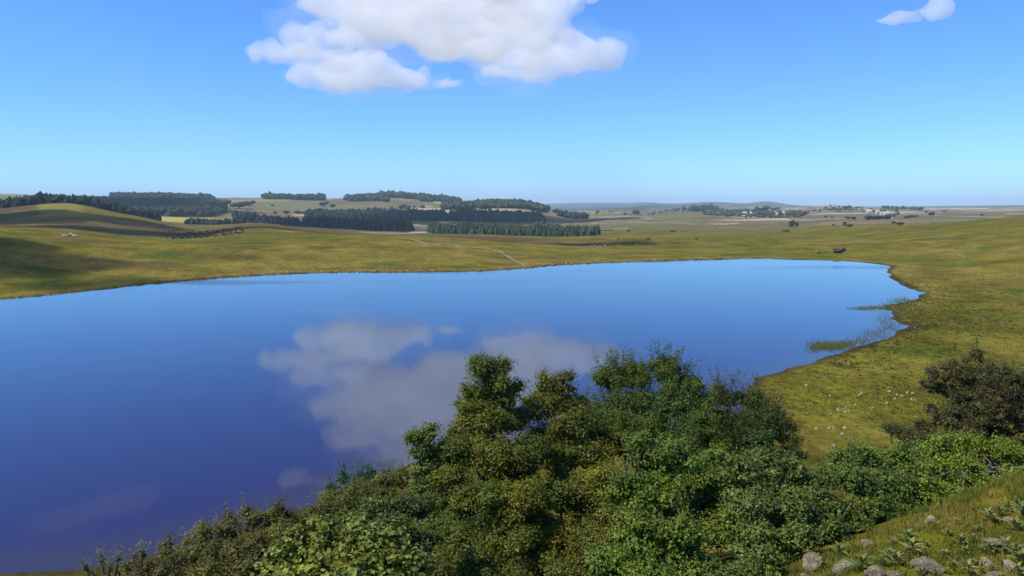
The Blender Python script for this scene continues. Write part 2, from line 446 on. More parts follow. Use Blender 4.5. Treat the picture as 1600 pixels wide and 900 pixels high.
# more of the same fair weather field overhead and to the left; their shadows cross the left hills and the plain
build_cloud('faint thin cloud high over the left of the lake', [(430,-116,30,4200,.35),(500,-122,26,4200,.35)], CM2, 28, 60, 7)
build_cloud('faint pinkish veil of cloud high above the far left', [(60,-185,50,3600,.3),(120,-170,50,3600,.3),(170,-150,30,3700,.3)], CM3, 28, 60, 8)
def shade_cloud(label, targets, alt, seed):
    """blobs above the sunward side of ground points: (x, y, radius)"""
    out = []
    for (x, y, r) in targets:
        c = Vector((x, y, 0)) + sv * (alt / sv.z)
        out.append((c, r))
    rg = np.random.default_rng(seed); V, Fc = [], []; off = 0; bv, bf = ICO2
    for c, r in out:
        for k in range(4):
            o = rg.normal(size=3) * (.4, .4, .1) * r if k else np.zeros(3); rr = r * (1 if k == 0 else rg.uniform(.4, .7))
            V.append(bv * rr * (1, 1, .5) + np.array(c[:]) + o); Fc.append(bf + off); off += len(bv)
    o = bpy.data.objects.new('cloud', np_mesh('cloud', np.concatenate(V), np.concatenate(Fc))); COL.objects.link(o)
    m = sum(r for _, r in out) / len(out)
    rm = o.modifiers.new('join', 'REMESH'); rm.mode = 'VOXEL'; rm.voxel_size = m / 6
    tx = bpy.data.textures.new('billow', 'CLOUDS'); tx.noise_scale = m * .8; tx.noise_depth = 2
    dm = o.modifiers.new('billow', 'DISPLACE'); dm.texture = tx; dm.strength = m * .7; dm.texture_coords = 'LOCAL'
    me2 = bpy.data.meshes.new_from_object(o.evaluated_get(bpy.context.evaluated_depsgraph_get()))
    o.modifiers.clear(); o.data = me2; me2.name = 'cloud'; me2.materials.clear(); me2.materials.append(cloud_mat(1.9 / m, 'small_cloud_vapour'))
    me2.polygons.foreach_set('use_smooth', np.ones(len(me2.polygons), bool)); tag(o, label, 'cloud')
shade_cloud('small low cumulus left of the lake', [(-215, 320, 42), (-245, 290, 45), (-190, 345, 26), (-255, 350, 55), (-150, 292, 26)], 620, 21)
shade_cloud('cumulus over the grassy hill on the left', [(-560, 880, 90), (-470, 900, 60), (-640, 860, 90), (-430,960,50)], 800, 22)
shade_cloud('cumulus over the hollow behind the left meadow', [(-330, 800, 70), (-250, 820, 70), (-390, 740, 60), (-200, 900, 60), (-430, 700, 50)], 800, 23)
shade_cloud('long thin cloud over the central plain', [(-60, 690, 30), (0, 680, 32), (50, 660, 30), (95, 640, 26), (-120, 720, 40)], 700, 24)
shade_cloud('broad cumulus over the conifer plantations', [(-300, 1500, 170), (-100, 1500, 120), (-150, 2100, 220), (-450, 1700, 150), (100, 2100, 200)], 1300, 25)
shade_cloud('broad cumulus over the large left wood', [(-1300, 2500, 300), (-1000, 2300, 260), (-1500, 1900, 260)], 1400, 26)
# ------------------------------------------------------------------ placing helpers
def hits(us, vs, dmin=60.0, dmax=30000.0):
    """where the view rays of photograph points meet the ground"""
    ds = np.geomspace(dmin, dmax, 420)
    out = []
    for u, v in zip(us, vs):
        x = side(u, v) * ds; z = H + slope(v) * ds
        g = Z(x, ds)
        k = np.nonzero(z <= g)[0]
        if len(k) == 0: out.append(None); continue
        k = k[0]
        if k > 0:
            a = (z[k-1] - g[k-1]) / max((z[k-1] - g[k-1]) - (z[k] - g[k]), 1e-6)
            d = ds[k-1] + a * (ds[k] - ds[k-1])
        else: d = ds[0]
        out.append((side(u, v) * d, d, ground(side(u, v) * d, d)))
    return out

def leafy_mat(name, rough=.5, trans=.35, spec=.3, noise=None):
    m, ns, ls = mat_new(name)
    out = N(ns, 'ShaderNodeOutputMaterial')
    b = N(ns, 'ShaderNodeBsdfPrincipled', i_Roughness=rough); b.inputs['Specular IOR Level'].default_value = spec
    at = N(ns, 'ShaderNodeVertexColor', layer_name='tint')
    col = at.outputs['Color']
    if noise:
        geo = N(ns, 'ShaderNodeNewGeometry')
        nz = N(ns, 'ShaderNodeTexNoise', i_Scale=noise, i_Detail=5.0, i_Roughness=.7)
        ls.new(geo.outputs['Position'], nz.inputs['Vector'])
        mr = N(ns, 'ShaderNodeMapRange', i_From_Min=.3, i_From_Max=.7, i_To_Min=.5, i_To_Max=1.5)
        ls.new(nz.outputs['Fac'], mr.inputs['Value'])
        vm = N(ns, 'ShaderNodeVectorMath', operation='SCALE'); ls.new(col, vm.inputs[0]); ls.new(mr.outputs[0], vm.inputs['Scale'])
        col = vm.outputs[0]
    if name == 'weathered_granite':
        bp = N(ns, 'ShaderNodeBump', i_Strength=.8, i_Distance=.06); ls.new(nz.outputs['Fac'], bp.inputs['Height']); ls.new(bp.outputs[0], b.inputs['Normal'])
    ls.new(col, b.inputs['Base Color'])
    if trans > 0:
        t = N(ns, 'ShaderNodeBsdfTranslucent'); hs = N(ns, 'ShaderNodeHueSaturation', i_Saturation=1.1, i_Value=1.1)
        ls.new(col, hs.inputs['Color']); ls.new(hs.outputs[0], t.inputs['Color'])
        mx = N(ns, 'ShaderNodeMixShader'); mx.inputs[0].default_value = trans
        ls.new(b.outputs[0], mx.inputs[1]); ls.new(t.outputs[0], mx.inputs[2]); ls.new(mx.outputs[0], out.inputs['Surface'])
    else: ls.new(b.outputs[0], out.inputs['Surface'])
    return m
M_FAR = leafy_mat('distant_foliage', .8, 0, .1, .35)
M_LEAF = leafy_mat('leaves', .5, .22, .22)
M_BLADE = leafy_mat('grass_blades', .8, .35, .03)
M_STONE = leafy_mat('weathered_granite', .9, 0, .2, 6.0)
def plain_mat(name, col, rough=.8, nscale=4.0, amt=.35):
    m, ns, ls = mat_new(name)
    out = N(ns, 'ShaderNodeOutputMaterial'); b = N(ns, 'ShaderNodeBsdfPrincipled', i_Roughness=rough)
    tc = N(ns, 'ShaderNodeTexCoord'); nz = N(ns, 'ShaderNodeTexNoise', i_Scale=nscale, i_Detail=5.0)
    ls.new(tc.outputs['Object'], nz.inputs['Vector'])
    mr = N(ns, 'ShaderNodeMapRange', i_To_Min=1 - amt, i_To_Max=1 + amt); ls.new(nz.outputs['Fac'], mr.inputs['Value'])
    vm = N(ns, 'ShaderNodeVectorMath', operation='SCALE'); vm.inputs[0].default_value = col; ls.new(mr.outputs[0], vm.inputs['Scale'])
    ls.new(vm.outputs[0], b.inputs['Base Color']); ls.new(b.outputs[0], out.inputs['Surface'])
    return m
M_BARK = plain_mat('bark', (.10, .085, .065), .9, 9)
M_WALL = plain_mat('lime_render', (.62, .58, .52), .9, .6, .15)
M_ROOF = plain_mat('slate_roof', (.22, .22, .25), .6, 2, .2)
M_PALEROOF = plain_mat('pale_sheet_roof', (.45, .45, .46), .5, 2, .1)

# ------------------------------------------------------------------ distant woods
def cone_tree(rg, n):
    """n conifers: unit height, unit radius; returns verts (n,13,3)+faces"""
    k = 6
    a = np.arange(k) / k * 2 * math.pi
    base = []
    for (z, r) in ((.05, .5), (.42, .44), (.78, .25)):
        base.append(np.stack([np.cos(a) * r, np.sin(a) * r, np.full(k, z)], 1))
    v = np.concatenate(base + [np.array([[0, 0, 1.0]])])
    f = []
    for i in range(k):
        j = (i + 1) % k
        f += [(i, j, k + j), (i, k + j, k + i), (k + i, k + j, 2 * k + j), (k + i, 2 * k + j, 2 * k + i), (2 * k + i, 2 * k + j, 3 * k)]
    return v, np.array(f)
CONE = cone_tree(None, 1)
def forest_mesh(name, pts, heights, widths, kinds, cols, seed=0):
    rg = np.random.default_rng(seed)
    V, Fc, C = [], [], []; off = 0
    for p, h, w, kd, c in zip(pts, heights, widths, kinds, cols):
        if kd == 0: bv, bf = CONE; v = bv * (w, w, h)
        else:
            bv, bf = ICO1; v = bv * (w * .5, w * .5, h * .46) + (0, 0, h * .56)
        a = rg.uniform(0, 6.28); ca, sa = math.cos(a), math.sin(a)
        v = v + rg.normal(size=v.shape) * w * (.05 if kd == 0 else .09)
        v = np.stack([v[:, 0] * ca - v[:, 1] * sa, v[:, 0] * sa + v[:, 1] * ca, v[:, 2]], 1) + p
        V.append(v); Fc.append(bf + off); off += len(v)
        C.append(np.array(c)[None] * (1 + rg.normal(size=(len(v), 1)) * .16))
    return np_mesh(name, np.concatenate(V), np.concatenate(Fc), np.clip(np.concatenate(C), .003, 1))
def wood(label, quads, spacing, h, kind, col, seed, name='distant_wood', ragged=.25, dens=1.0, cols2=None, wid=None):
    """quads: list of (u0, u1, d0 at u0, d1 at u0, d0 at u1, d1 at u1)"""
    rg = np.random.default_rng(seed); P = []
    for (u0, u1, a0, a1, b0, b1) in quads:
        x0 = min(side(u0, 330) * a0, side(u0, 330) * a1); x1 = max(side(u1, 330) * b0, side(u1, 330) * b1)
        x0 = min(x0, side(u0, 330) * max(a1, b1)); x1 = max(x1, side(u1, 330) * max(b1, a1))
        gx, gy = np.meshgrid(np.arange(x0, x1, spacing), np.arange(min(a0, b0), max(a1, b1), spacing))
        gx = gx.ravel() + rg.uniform(-.45, .45, gx.size) * spacing; gy = gy.ravel() + rg.uniform(-.45, .45, gy.size) * spacing
        uu = gx / gy * 1238 + 800; t = (uu - u0) / (u1 - u0)
        lo = a0 + (b0 - a0) * t; hi = a1 + (b1 - a1) * t
        nz = fbm(gx / (spacing * 9), gy / (spacing * 9), 3, seed)
        e = np.minimum(np.minimum((uu - u0) * gy / 1238, (u1 - uu) * gy / 1238), np.minimum(gy - lo, hi - gy)) / spacing
        ok = (t > 0) & (t < 1) & (e + nz * ragged * 14 > .4) & (rg.random(gx.size) < dens)
        P.append(np.stack([gx[ok], gy[ok]], 1))
    P = np.concatenate(P); z = Z(P[:, 0], P[:, 1])
    pts = np.column_stack([P, z - .4])
    n = len(pts); hh = h * rg.normal(1, .13, n).clip(.5, 1.4) * (1 + .25 * fbm(P[:, 0] / (spacing * 6), P[:, 1] / (spacing * 6), 3, seed + 3))
    ww = spacing * rg.uniform(1.15, 1.6, n) if kind == 0 else spacing * rg.uniform(1.2, 1.7, n)
    if wid: ww = wid * rg.uniform(.6, 1.35, n)
    kk = np.full(n, kind) if kind in (0, 1) else (rg.random(n) < .6).astype(int)
    cc = np.array(col)[None] * rg.normal(1, .14, (n, 1))
    if cols2 is not None:
        w = np.clip(.5 + 1.5 * fbm(P[:, 0] / (spacing * 5), P[:, 1] / (spacing * 5), 3, seed + 9), 0, 1)[:, None]
        cc = cc * (1 - w) + np.array(cols2)[None] * w
    me = forest_mesh(name, pts, hh, ww, kk, cc, seed)
    o = link(name, me, M_FAR)
    tag(o, label, 'wood', None, 'stuff')
    return n
DARK = (.020, .030, .022); MIDG = (.040, .055, .024); OLV = (.055, .062, .028)
woods_n = 0
woods_n += wood('dark pine belt along the crest behind the left grassy hill', [(-60, 112, 1125, 1215, 1125, 1200), (112, 250, 1125, 1215, 1260, 1400)], 7, 14, 2, DARK, 101, ragged=.12)
woods_n += wood('large dark wood covering the slope up to the left skyline', [(125, 350, 2150, 2950, 2150, 2800), (165, 345, 1780, 2150, 1980, 2150), (175, 280, 3100, 4000, 3050, 4100), (270, 335, 2850, 3500, 2850, 3400)], 17, 17, 2, DARK, 102, ragged=.16)
woods_n += wood('thin dark tree line behind the second low hill', [(290, 420, 1330, 1375, 1340, 1400)], 7, 9, 0, DARK, 103)
woods_n += wood('rounded dark grove at the edge of the bright yellow field', [(366, 402, 1720, 1860, 1720, 1860)], 10, 17, 1, DARK, 104, ragged=.1)
woods_n += wood('long low grove on the skyline left of the middle', [(412, 512, 3500, 3800, 3500, 3800)], 17, 24, 1, (.03, .04, .024), 105, ragged=.15)
woods_n += wood('grove on the upper slope with a straight right end', [(540, 606, 3300, 3800, 3200, 3800)], 18, 20, 1, (.035, .045, .025), 106, ragged=.2)
woods_n += wood('wooded crest forming the highest point of the skyline', [(590, 720, 3900, 4200, 3900, 4150), (650, 680, 3600, 3900, 3600, 3900)], 20, 30, 1, (.035, .045, .025), 107, ragged=.1)
woods_n += wood('navy dark conifer plantation stretched below the hill grove', [(478, 700, 2050, 2330, 2050, 2330), (700, 850, 2050, 2300, 2050, 2250)], 13, 19, 0, DARK, 108, ragged=.05)
woods_n += wood('darkest conifer block in front with the white house showing through', [(400, 470, 1480, 1560, 1480, 1600), (470, 645, 1400, 1620, 1400, 1600)], 9.5, 17, 0, DARK, 109, ragged=.06)
woods_n += wood('broad young green plantation ending in a point on the right', [(670, 820, 1130, 1560, 1060, 1480), (820, 937, 1060, 1400, 960, 1080)], 6.5, 11.5, 0, (.026, .040, .022), 110, ragged=.12, cols2=(.038, .058, .026), wid=7.2)
woods_n += wood('domed leafy wood on the round hill at centre', [(690, 745, 2600, 2950, 2600, 3050), (740, 858, 2500, 3250, 2550, 3050)], 17, 22, 1, (.042, .052, .028), 111, ragged=.12)
woods_n += wood('small dark copse just right of the domed wood', [(868, 916, 2450, 2600, 2350, 2480)], 12, 15, 1, DARK, 112)
woods_n += wood('thin line of scattered trees on the slope above the plantation', [(555, 700, 2480, 2850, 2450, 2850)], 24, 13, 1, OLV, 113, ragged=.8, dens=.4, wid=14)
woods_n += wood('mixed trees and hedges around the village slope', [(1040, 1130, 4000, 4300, 4000, 4300), (1100, 1190, 3000, 3700, 2500, 3700), (1190, 1262, 2300, 3000, 1950, 2500)], 24, 10, 1, (.045, .055, .032), 114, ragged=1.0, dens=.42, wid=15)
woods_n += wood('steep little wooded knoll left of the village', [(1078, 1122, 3700, 3900, 3700, 3900)], 17, 24, 1, DARK, 115)
woods_n += wood('trees among the roofs of the skyline hamlet', [(1352, 1442, 3850, 4150, 3850, 4150)], 24, 15, 1, (.035, .045, .03), 116, ragged=.9, dens=.35, wid=20)
woods_n += wood('clipped dark hedge in the right hand middle distance', [(1353, 1393, 1480, 1500, 1480, 1500)], 6, 7, 1, DARK, 117, name='distant_hedge', ragged=.3)
woods_n += wood('dark sloping hedge below the far moor', [(1441, 1480, 1900, 1925, 1980, 2005)], 7, 9, 1, DARK, 118, name='distant_hedge', ragged=.3)
woods_n += wood('low juniper scrub speckling the hollow at left', [(255, 380, 640, 900, 650, 880)], 5, 1.5, 1, (.030, .036, .018), 119, name='juniper_scrub', ragged=.8, dens=.42, wid=2.3)
woods_n += wood('loose scrub and small trees behind the green plantation', [(820, 885, 1500, 2000, 1350, 1700)], 15, 8, 1, OLV, 120, ragged=.8, dens=.6, wid=9)
woods_n += wood('loose hedgerow trees between the pale fields before the hamlet', [(1255, 1450, 1700, 3900, 1500, 3900)], 34, 7, 1, (.045, .055, .032), 121, ragged=1.2, dens=.07, wid=9)
woods_n += wood('sparse hedgerow trees on the plain left of the village', [(890, 1110, 2300, 4300, 2000, 3600)], 36, 7, 1, (.045, .055, .032), 122, ragged=1.2, dens=.05, wid=9)
woods_n += wood('long hedgerow lines running below the village', [(1100, 1235, 2450, 2530, 2080, 2130), (1130, 1250, 2150, 2200, 1900, 1940), (1150, 1350, 3050, 3100, 2700, 2740)], 12, 6, 1, (.040, .050, .030), 123, name='distant_hedge', ragged=.9, dens=.6, wid=10)

# ------------------------------------------------------------------ single far trees, each its own object
def single_tree_mesh(seed, kind=1, col=(.035, .045, .022)):
    rg = np.random.default_rng(seed); V, Fc, C = [], [], []; off = 0
    bv, bf = ICO2 if kind else CONE
    for k in range(7 if kind else 1):
        if kind:
            r = rg.uniform(.22, .34) if k else .36
            c = np.array([rg.normal() * .24, rg.normal() * .24, .58 + rg.normal() * .14]) if k else np.array([0, 0, .56])
            v = bv * (r, r, r * .9); v = v * (1 + .16 * rg.normal(size=(len(v), 1))) + c
        else: v = bv * (.6, .6, 1)
        V.append(v); Fc.append(bf + off); off += len(v); C.append(np.array(col)[None] * (1 + .2 * rg.normal(size=(len(v), 1))))
    return np_mesh('crown', np.concatenate(V), np.concatenate(Fc), np.clip(np.concatenate(C), .004, 1))
FAR_CROWNS = [single_tree_mesh(200 + i) for i in range(5)]
_a = np.arange(6) / 6 * 6.283
_tv = np.concatenate([np.stack([np.cos(_a) * .05, np.sin(_a) * .05, 0 * _a - .06], 1), np.stack([np.cos(_a) * .03, np.sin(_a) * .03, 0 * _a + .5], 1)])
FAR_TRUNK = np_mesh('trunk', _tv, np.array([(i, (i + 1) % 6, 6 + (i + 1) % 6, 6 + i) for i in range(6)]))
FAR_TRUNK.materials.append(M_BARK)
for _m in FAR_CROWNS: _m.materials.append(M_FAR)
def far_tree(u, v, hpx, wpx=None, label='', group=None, name='tree', cat='tree', dmin=500):
    h = hits([u], [v], dmin)[0]
    if h is None: h = hits([u], [v + 2.5], dmin)[0]
    if h is None: return
    hm = hpx / ppm(h[1]); wm = (wpx or hpx * 1.05) / ppm(h[1])
    rt = empty(name, (h[0], h[1], h[2])); tag(rt, label, cat, group)
    s = Vector((wm / .95, wm / .95, hm * 1.05))
    t = link('trunk', FAR_TRUNK, None, rt); t.scale = s
    c = link('crown', random.choice(FAR_CROWNS), None, rt); c.scale = s; c.rotation_euler.z = random.uniform(0, 6.28)
    if cat == 'bush': c.location.z = -s.z * .26
FT = [
 (300,311,8,9,'bushy dark tree alone on the left skyline just right of the wood'), (337,326,9,10,'round tree at the right end of the big left wood'), (347,327,8,7,'small tree beside the round one at the wood end'),
 (374,326,12,26,'wide dark tree clump on the slope under the left skyline'), (389,322,8,10,'small tree touching the wide clump on its right'),
 (426,322,3,5,'tiny bush on the open slope below the skyline grove'), (505,323,8,12,'dark tree just below the right end of the skyline grove'),
 (520,325,6,8,'lone round tree right of the skyline grove'), (503,332,7,7,'dark tree above the plantation left end'), (510,331,5,5,'small tree beside the dark one above the plantation'),
 (430,335,5,6,'small tree at left of the pale field'), (447,335,6,10,'pair like bush on the edge of the pale field'), (467,334,5,14,'low spreading tree above the pale field'),
 (866,333,5,4,'small tree beside the farm right of the domed wood'), (933,334,5,5,'lone tree on the skyline of the plain'),
 (994,336,8,10,'dark twin tree standing on the far edge of the plain'), (1068,330,7,5,'pointed dark tree left of the wooded knoll'),
 (1012,376,4,7,'brown bush on the open plain'), (966,375,3,3,'tiny dark bush left of the brown bush on the plain'), (1088,375,3,3,'tiny dark bush on the right part of the plain'), (982,362,3,4,'small bush in the middle of the plain'),
 (1050,363,3,7,'flat low bush on the plain'), (1322,327,6,12,'large oval tree alone on the ploughed skyline'), (1302,326,3,6,'small bush left of the oval skyline tree'), (1340,326,3,5,'small bush right of the oval skyline tree'),
 (1290,326,3,4,'tiny tree on the skyline farther left of the oval tree'), (1237,356,12,8,'taller of two poplars above the pale field'), (1245,356,9,6,'shorter of two poplars above the pale field'),
 (1228,363,4,8,'brown bush on the edge of the near pasture'), (1320,353,6,6,'small tree at the left of the hedge row'), (1327,355,5,9,'spreading bush left of the hedge'),
 (1405,352,5,11,'dark bush right of the clipped hedge'), (1400,332,5,6,'dark tree under the hamlet roofs'), (1415,342,4,5,'small tree between hamlet and moor'),
 (1430,340,4,6,'round bush between hamlet and moor'), (1475,332,3,4,'tiny tree on the moor edge'), (1534,338,4,5,'lone tree on the moor right of the hedges'), (1302,353,3,3,'tiny bush in the pasture below the fields'),
 (1290,340,3,4,'small bush in the ploughed fields'), (1300,341,3,4,'second small bush in the ploughed fields, right one'), (1437,330,6,6,'tall tree at the right end of the hamlet wood'),
 (1126,332,6,7,'tree at the foot of the wooded knoll'), (1188,332,8,10,'big dark tree at the left edge of the village'), (1196,331,9,11,'tallest dark tree over the village roofs'), (1210,330,6,12,'wide tree on the right of the village'),
 (1190,338,6,7,'round dark tree in front of the village')]
for t in FT: far_tree(*t[:4], label=t[4])
for k in range(6):
    far_tree(930 + k * 5.2 + random.uniform(-1, 1), 361 + random.uniform(-.6, .6), 2.8, 4, 'small dark bush in the short row on the plain', 'row of bushes on the plain', 'bush', 'bush')
# the single shrub above the right end of the lake
far_tree(1309, 395, 9, 18, 'dense dark round shrub alone on the pasture above the far shore', None, 'shrub', 'bush', 200)
far_tree(1318, 393, 8, 7, 'sparse brownish shrub leaning beside the dense round one', None, 'shrub', 'bush', 200)
far_tree(1279, 397, 3, 5, 'tiny bush left of the lone round shrub', None, 'shrub', 'bush', 200)

# ------------------------------------------------------------------ houses
def box_mesh(name, x0, x1, y0, y1, z0, z1):
    v = np.array([(x, y, z) for z in (z0, z1) for x, y in ((x0, y0), (x1, y0), (x1, y1), (x0, y1))])
    return np_mesh(name, v, np.array([(3, 2, 1, 0), (4, 5, 6, 7), (0, 1, 5, 4), (1, 2, 6, 5), (2, 3, 7, 6), (3, 0, 4, 7)]))
def house(u, v, wpx, hpx, label, pale=False, group=None):
    h = hits([u], [v + .8], 700)[0]
    if h is None: return
    sc_ = .93; h = (h[0] * sc_, h[1] * sc_, ground(h[0] * sc_, h[1] * sc_))
    k = ppm(h[1]); w = wpx / k * .9; ht = max(hpx / k * 1.1, 4.0); dp = min(w * .6, 12)
    rt = empty('house', (h[0], h[1], h[2] - .5), random.uniform(-.4, .4)); tag(rt, label, 'house', group)
    link('wall', box_mesh('wall', -w/2, w/2, -dp/2, dp/2, 0, ht * .62), M_WALL, rt)
    e = .5; z0 = ht * .60; z1 = ht * 1.1
    vv = np.array([(-w/2-e, -dp/2-e, z0), (w/2+e, -dp/2-e, z0), (w/2+e, dp/2+e, z0), (-w/2-e, dp/2+e, z0), (-w/2-e, 0, z1), (w/2+e, 0, z1)])
    me = bpy.data.meshes.new('roof'); me.from_pydata([tuple(q) for q in vv], [], [(0, 1, 5, 4), (2, 3, 4, 5), (0, 4, 3), (1, 2, 5), (3, 2, 1, 0)])
    link('roof', me, M_PALEROOF if pale else M_ROOF, rt)
HS = [(560,350,5,4,'white house half hidden in the dark conifer block',True),(566,350,4,3,'smaller white outbuilding right of the white house in the conifers',True),
 (871,332,10,4,'pale farmhouse right of the domed wood',False),(1163,333,7,4,'pale roofed house at the left end of the village',True),(1162,337,4,3,'white house below the left end of the village',True),
 (1173,332,3,3,'tiny bright white house left of the big village trees',True),(1201,331,3,3,'white gable between the two big village trees',True),(1208,333,10,4,'wide pale house right of the village trees',False),
 (1217,333,8,3,'cream barn at the right of the village',True),(1226,332,8,3,'last pale barn before the ploughed hill',True),
 (1358,330,8,4,'long white building at the left end of the hamlet',True),(1371,331,6,4,'white house in the middle of the hamlet',True),(1378,333,7,4,'lower white house of the hamlet',True),
 (1385,333,9,4,'wide white house at the right of the hamlet',True),(1390,335,4,3,'small cream house at the hamlet edge',False),(1394,340,3,2,'tiny pale hut under the hamlet',False),
 (508,335,6,2,'long pale barn above the plantation, left one',True),(515,334,5,2,'short pale barn above the plantation, right one',True)]
for h_ in HS: house(h_[0], h_[1], h_[2], h_[3], h_[4], h_[5])

# ------------------------------------------------------------------ stones
def stone_mesh(seed, sub=2, col=(.30, .27, .21)):
    bv, bf = ico(4) if sub == 3 else ICO1 if sub == 1 else (ICO2 if sub == 2 else ico(sub))
    rg = np.random.default_rng(seed)
    v = bv.copy()
    for k in range(9 if sub < 3 else 16):        # cut faces
        n = rg.normal(size=3); n /= np.linalg.norm(n); dcut = rg.uniform(.5, .9)
        s = v @ n; v = v - np.outer(np.maximum(s - dcut, 0), n) * .9
    nz = fbm(v[:, 0] * 2 + v[:, 2] * 3 + seed, v[:, 1] * 2 - v[:, 2] * 2, 4, seed)
    v = v * (1 + .12 * nz[:, None])
    if sub == 3: v = v * (1 + .13 * fbm(v[:, 0] * 3 + seed, v[:, 1] * 3 - v[:, 2] * 4, 5, seed + 6)[:, None]) * (1 + .05 * RNG.normal(size=(len(v), 1)) * .4)
    v = v * (1 + .10 * fbm(v[:, 0] * 6 + seed, v[:, 1] * 6 + v[:, 2] * 7, 3, seed + 5)[:, None]); v[:, 2] *= .62
    n2 = fbm(v[:, 0] * 4 + seed, v[:, 1] * 4 + v[:, 2] * 5, 4, seed + 1)
    c = np.array(col)[None] * (1 + .35 * n2[:, None])
    li = np.clip((n2 - .05) * 5, 0, 1)[:, None] * .65
    c = c * (1 - li) + np.array([[.20, .19, .07]]) * li
    me = np_mesh('boulder', v, bf, np.clip(c, .02, 1), smooth=False)
    me.materials.append(M_STONE)
    return me
SMALL = [stone_mesh(300 + i, 1) for i in range(5)]
n_b = 0
def boulder(p, w, h, label, group=None, mesh=None, sink=.25):
    global n_b
    o = link('boulder', mesh or random.choice(SMALL)); n_b += 1
    o.location = (p[0], p[1], p[2] + h * .5 - h * sink); o.scale = (w / 2, w / 2 * random.uniform(.75, 1.1), h / 1.1)
    o.rotation_euler = (random.uniform(-.15, .15), random.uniform(-.15, .15), random.uniform(0, 6.28))
    tag(o, label, 'boulder', group)
    return o
MEADOW = [(1258,588),(1270,587),(1281,586),(1300,589),(1297,582),(1313,584),(1260,603),(1297,619),(1343,618),(1346,615),(1388,607),(1390,613),(1378,621),(1398,624),(1402,618),(1409,620),(1418,615),(1426,616),(1429,615),
 (1424,625),(1430,626),(1386,630),(1322,636),(1328,635),(1336,633),(1326,643),(1321,645),(1310,643),(1309,640),(1298,648),(1275,671),(1296,668),(1302,669),(1303,672),(1295,671),(1320,670),(1316,679),(1302,697),(1255,651),(1379,636),(1363,639),
 (1340,540),(1375,532),(1430,513),(1440,510),(1520,505),(1585,540),(1580,448),(1560,470),(1540,440),(1590,500)]
def _where(u, v):
    if 1318 <= u <= 1340 and 630 <= v <= 647: return 'in the tight little heap in the middle of the right meadow'
    if 1384 <= u <= 1432 and 604 <= v <= 632: return 'in the loose scatter just left of the thorn tree'
    if u <= 1315 and v <= 604: return 'among the stones near the water edge beyond the dark tree'
    if 1290 <= u <= 1305 and v >= 660: return 'in the small trio low in the meadow'
    if v < 570: return 'far up the right meadow near the marshy bay'
    return 'lying singly in the right hand lakeside meadow'
for m, p in zip(MEADOW, hits([m[0] for m in MEADOW], [m[1] for m in MEADOW], 60)):
    if p: s = random.uniform(.28, .75); boulder(p, s, s * .6, 'pale granite stone ' + _where(*m), 'stones scattered in the right meadow')
LONE = [(670,408,3),(727,407,2.5),(730,410,2.5),(835,401,4),(1505,402,3),(1512,381,4),(1518,380,3),(1490,390,3),(1466,396,3),(1275,393,4),(105,411,4),(170,425,3),(160,416,2.5),(183,413,2.5),(572,387,3),(465,391,2.5),(497,394,2.5),(298,404,3),
 (925,383,5),(930,384,4),(938,384,2.5),(945,384,5),(952,383,3),(958,383,2.5),(963,384,4),(968,384,3.5),(981,381,3),(995,383,5),(1002,381,4),(1120,362,5),(1105,360,3),(1113,359,4),(1530,340,2),(1416,352,3),(1450,350,4),(1440,354,3),(1462,345,4)]
for (u, v, s), p in zip(LONE, hits([m[0] for m in LONE], [m[1] for m in LONE], 200)):
    if p:
        w = s / ppm(p[1]); plain = 915 < u < 1010
        boulder(p, w, w * .6, 'whitish rock in the dark strip of the central plain' if plain else 'lone pale rock on the far grassland', 'rocks in the dark strip of the plain' if plain else 'lone rocks on the far grassland')
_n = 0
for k in range(4000):
    if _n >= 170: break
    u = random.uniform(400, 1140); v = np.interp(u, [400,480,690,760,830,900,1000,1140], [431,427,425,424,419,413,409,405])
    d = H / -slope(v) + random.uniform(1, 16); x = side(u, v) * d
    sd_ = float(lake_sd([x], [d])[0])
    if 1.0 < sd_ < 13 and random.random() < math.exp(-((sd_ - 5) / 5) ** 2):
        w = random.uniform(.45, 1.3); boulder((x, d, ground(x, d)), w, w * .6, 'small pale stone in the rocky rim along the far shore', 'stones along the far shore'); _n += 1
for k in range(16):
    u = random.gauss(108, 11); v = random.uniform(366, 371); p = hits([u], [v], 200)[0]
    if p: w = random.uniform(1.5, 3.5); boulder(p, w, w * .5, 'grey rock in the low outcrop on the left hill', 'rocks of the left outcrop')

# drystone wall over the hillock
WP = [(618,371.5),(640,373.5),(655,378),(668,383.5),(676,384.5),(700,382.5),(712,384),(722,387),(755,387.5),(780,393),(793,401),(805,409),(824,415.5)]
_us2 = np.linspace(618, 824, 420); _vs2 = np.interp(_us2, [w[0] for w in WP], [w[1] for w in WP])
hp = [h for h in hits(_us2[::7], _vs2[::7], 300) if h and h[1] < 760]
V, Fc, C = [], [], []; off = 0
for a, b in zip(hp[:-1], hp[1:]):
    L = math.dist(a[:2], b[:2])
    if L > 60: continue
    for t in np.arange(0, 1, .75 / max(L, .8)):
        for lay in range(random.choice((1, 1, 2))):
            x = a[0] + (b[0] - a[0]) * t + random.gauss(0, .25); y = a[1] + (b[1] - a[1]) * t + random.gauss(0, .25)
            bv, bf = ICO1; z = a[2] + (b[2] - a[2]) * t
            V.append(bv * (random.uniform(.25, .48), random.uniform(.25, .48), random.uniform(.15, .3)) * (1 + RNG.normal(size=(len(bv), 1)) * .08) + (x, y, z + .2 + lay * .45)); Fc.append(bf + off); off += len(bv)
            C.append(np.tile(np.array([.36, .32, .22]) * random.uniform(.5, 1.15), (len(bv), 1)))
rt = empty('drystone_wall', hp[0]); tag(rt, 'tumbled pale drystone wall winding over the grassy hillock to the shore', 'stone wall')
wm = link('stone', np_mesh('stone', np.concatenate(V) - np.array(hp[0]), np.concatenate(Fc), np.concatenate(C)), M_STONE, rt); wm['kind'] = 'stuff'

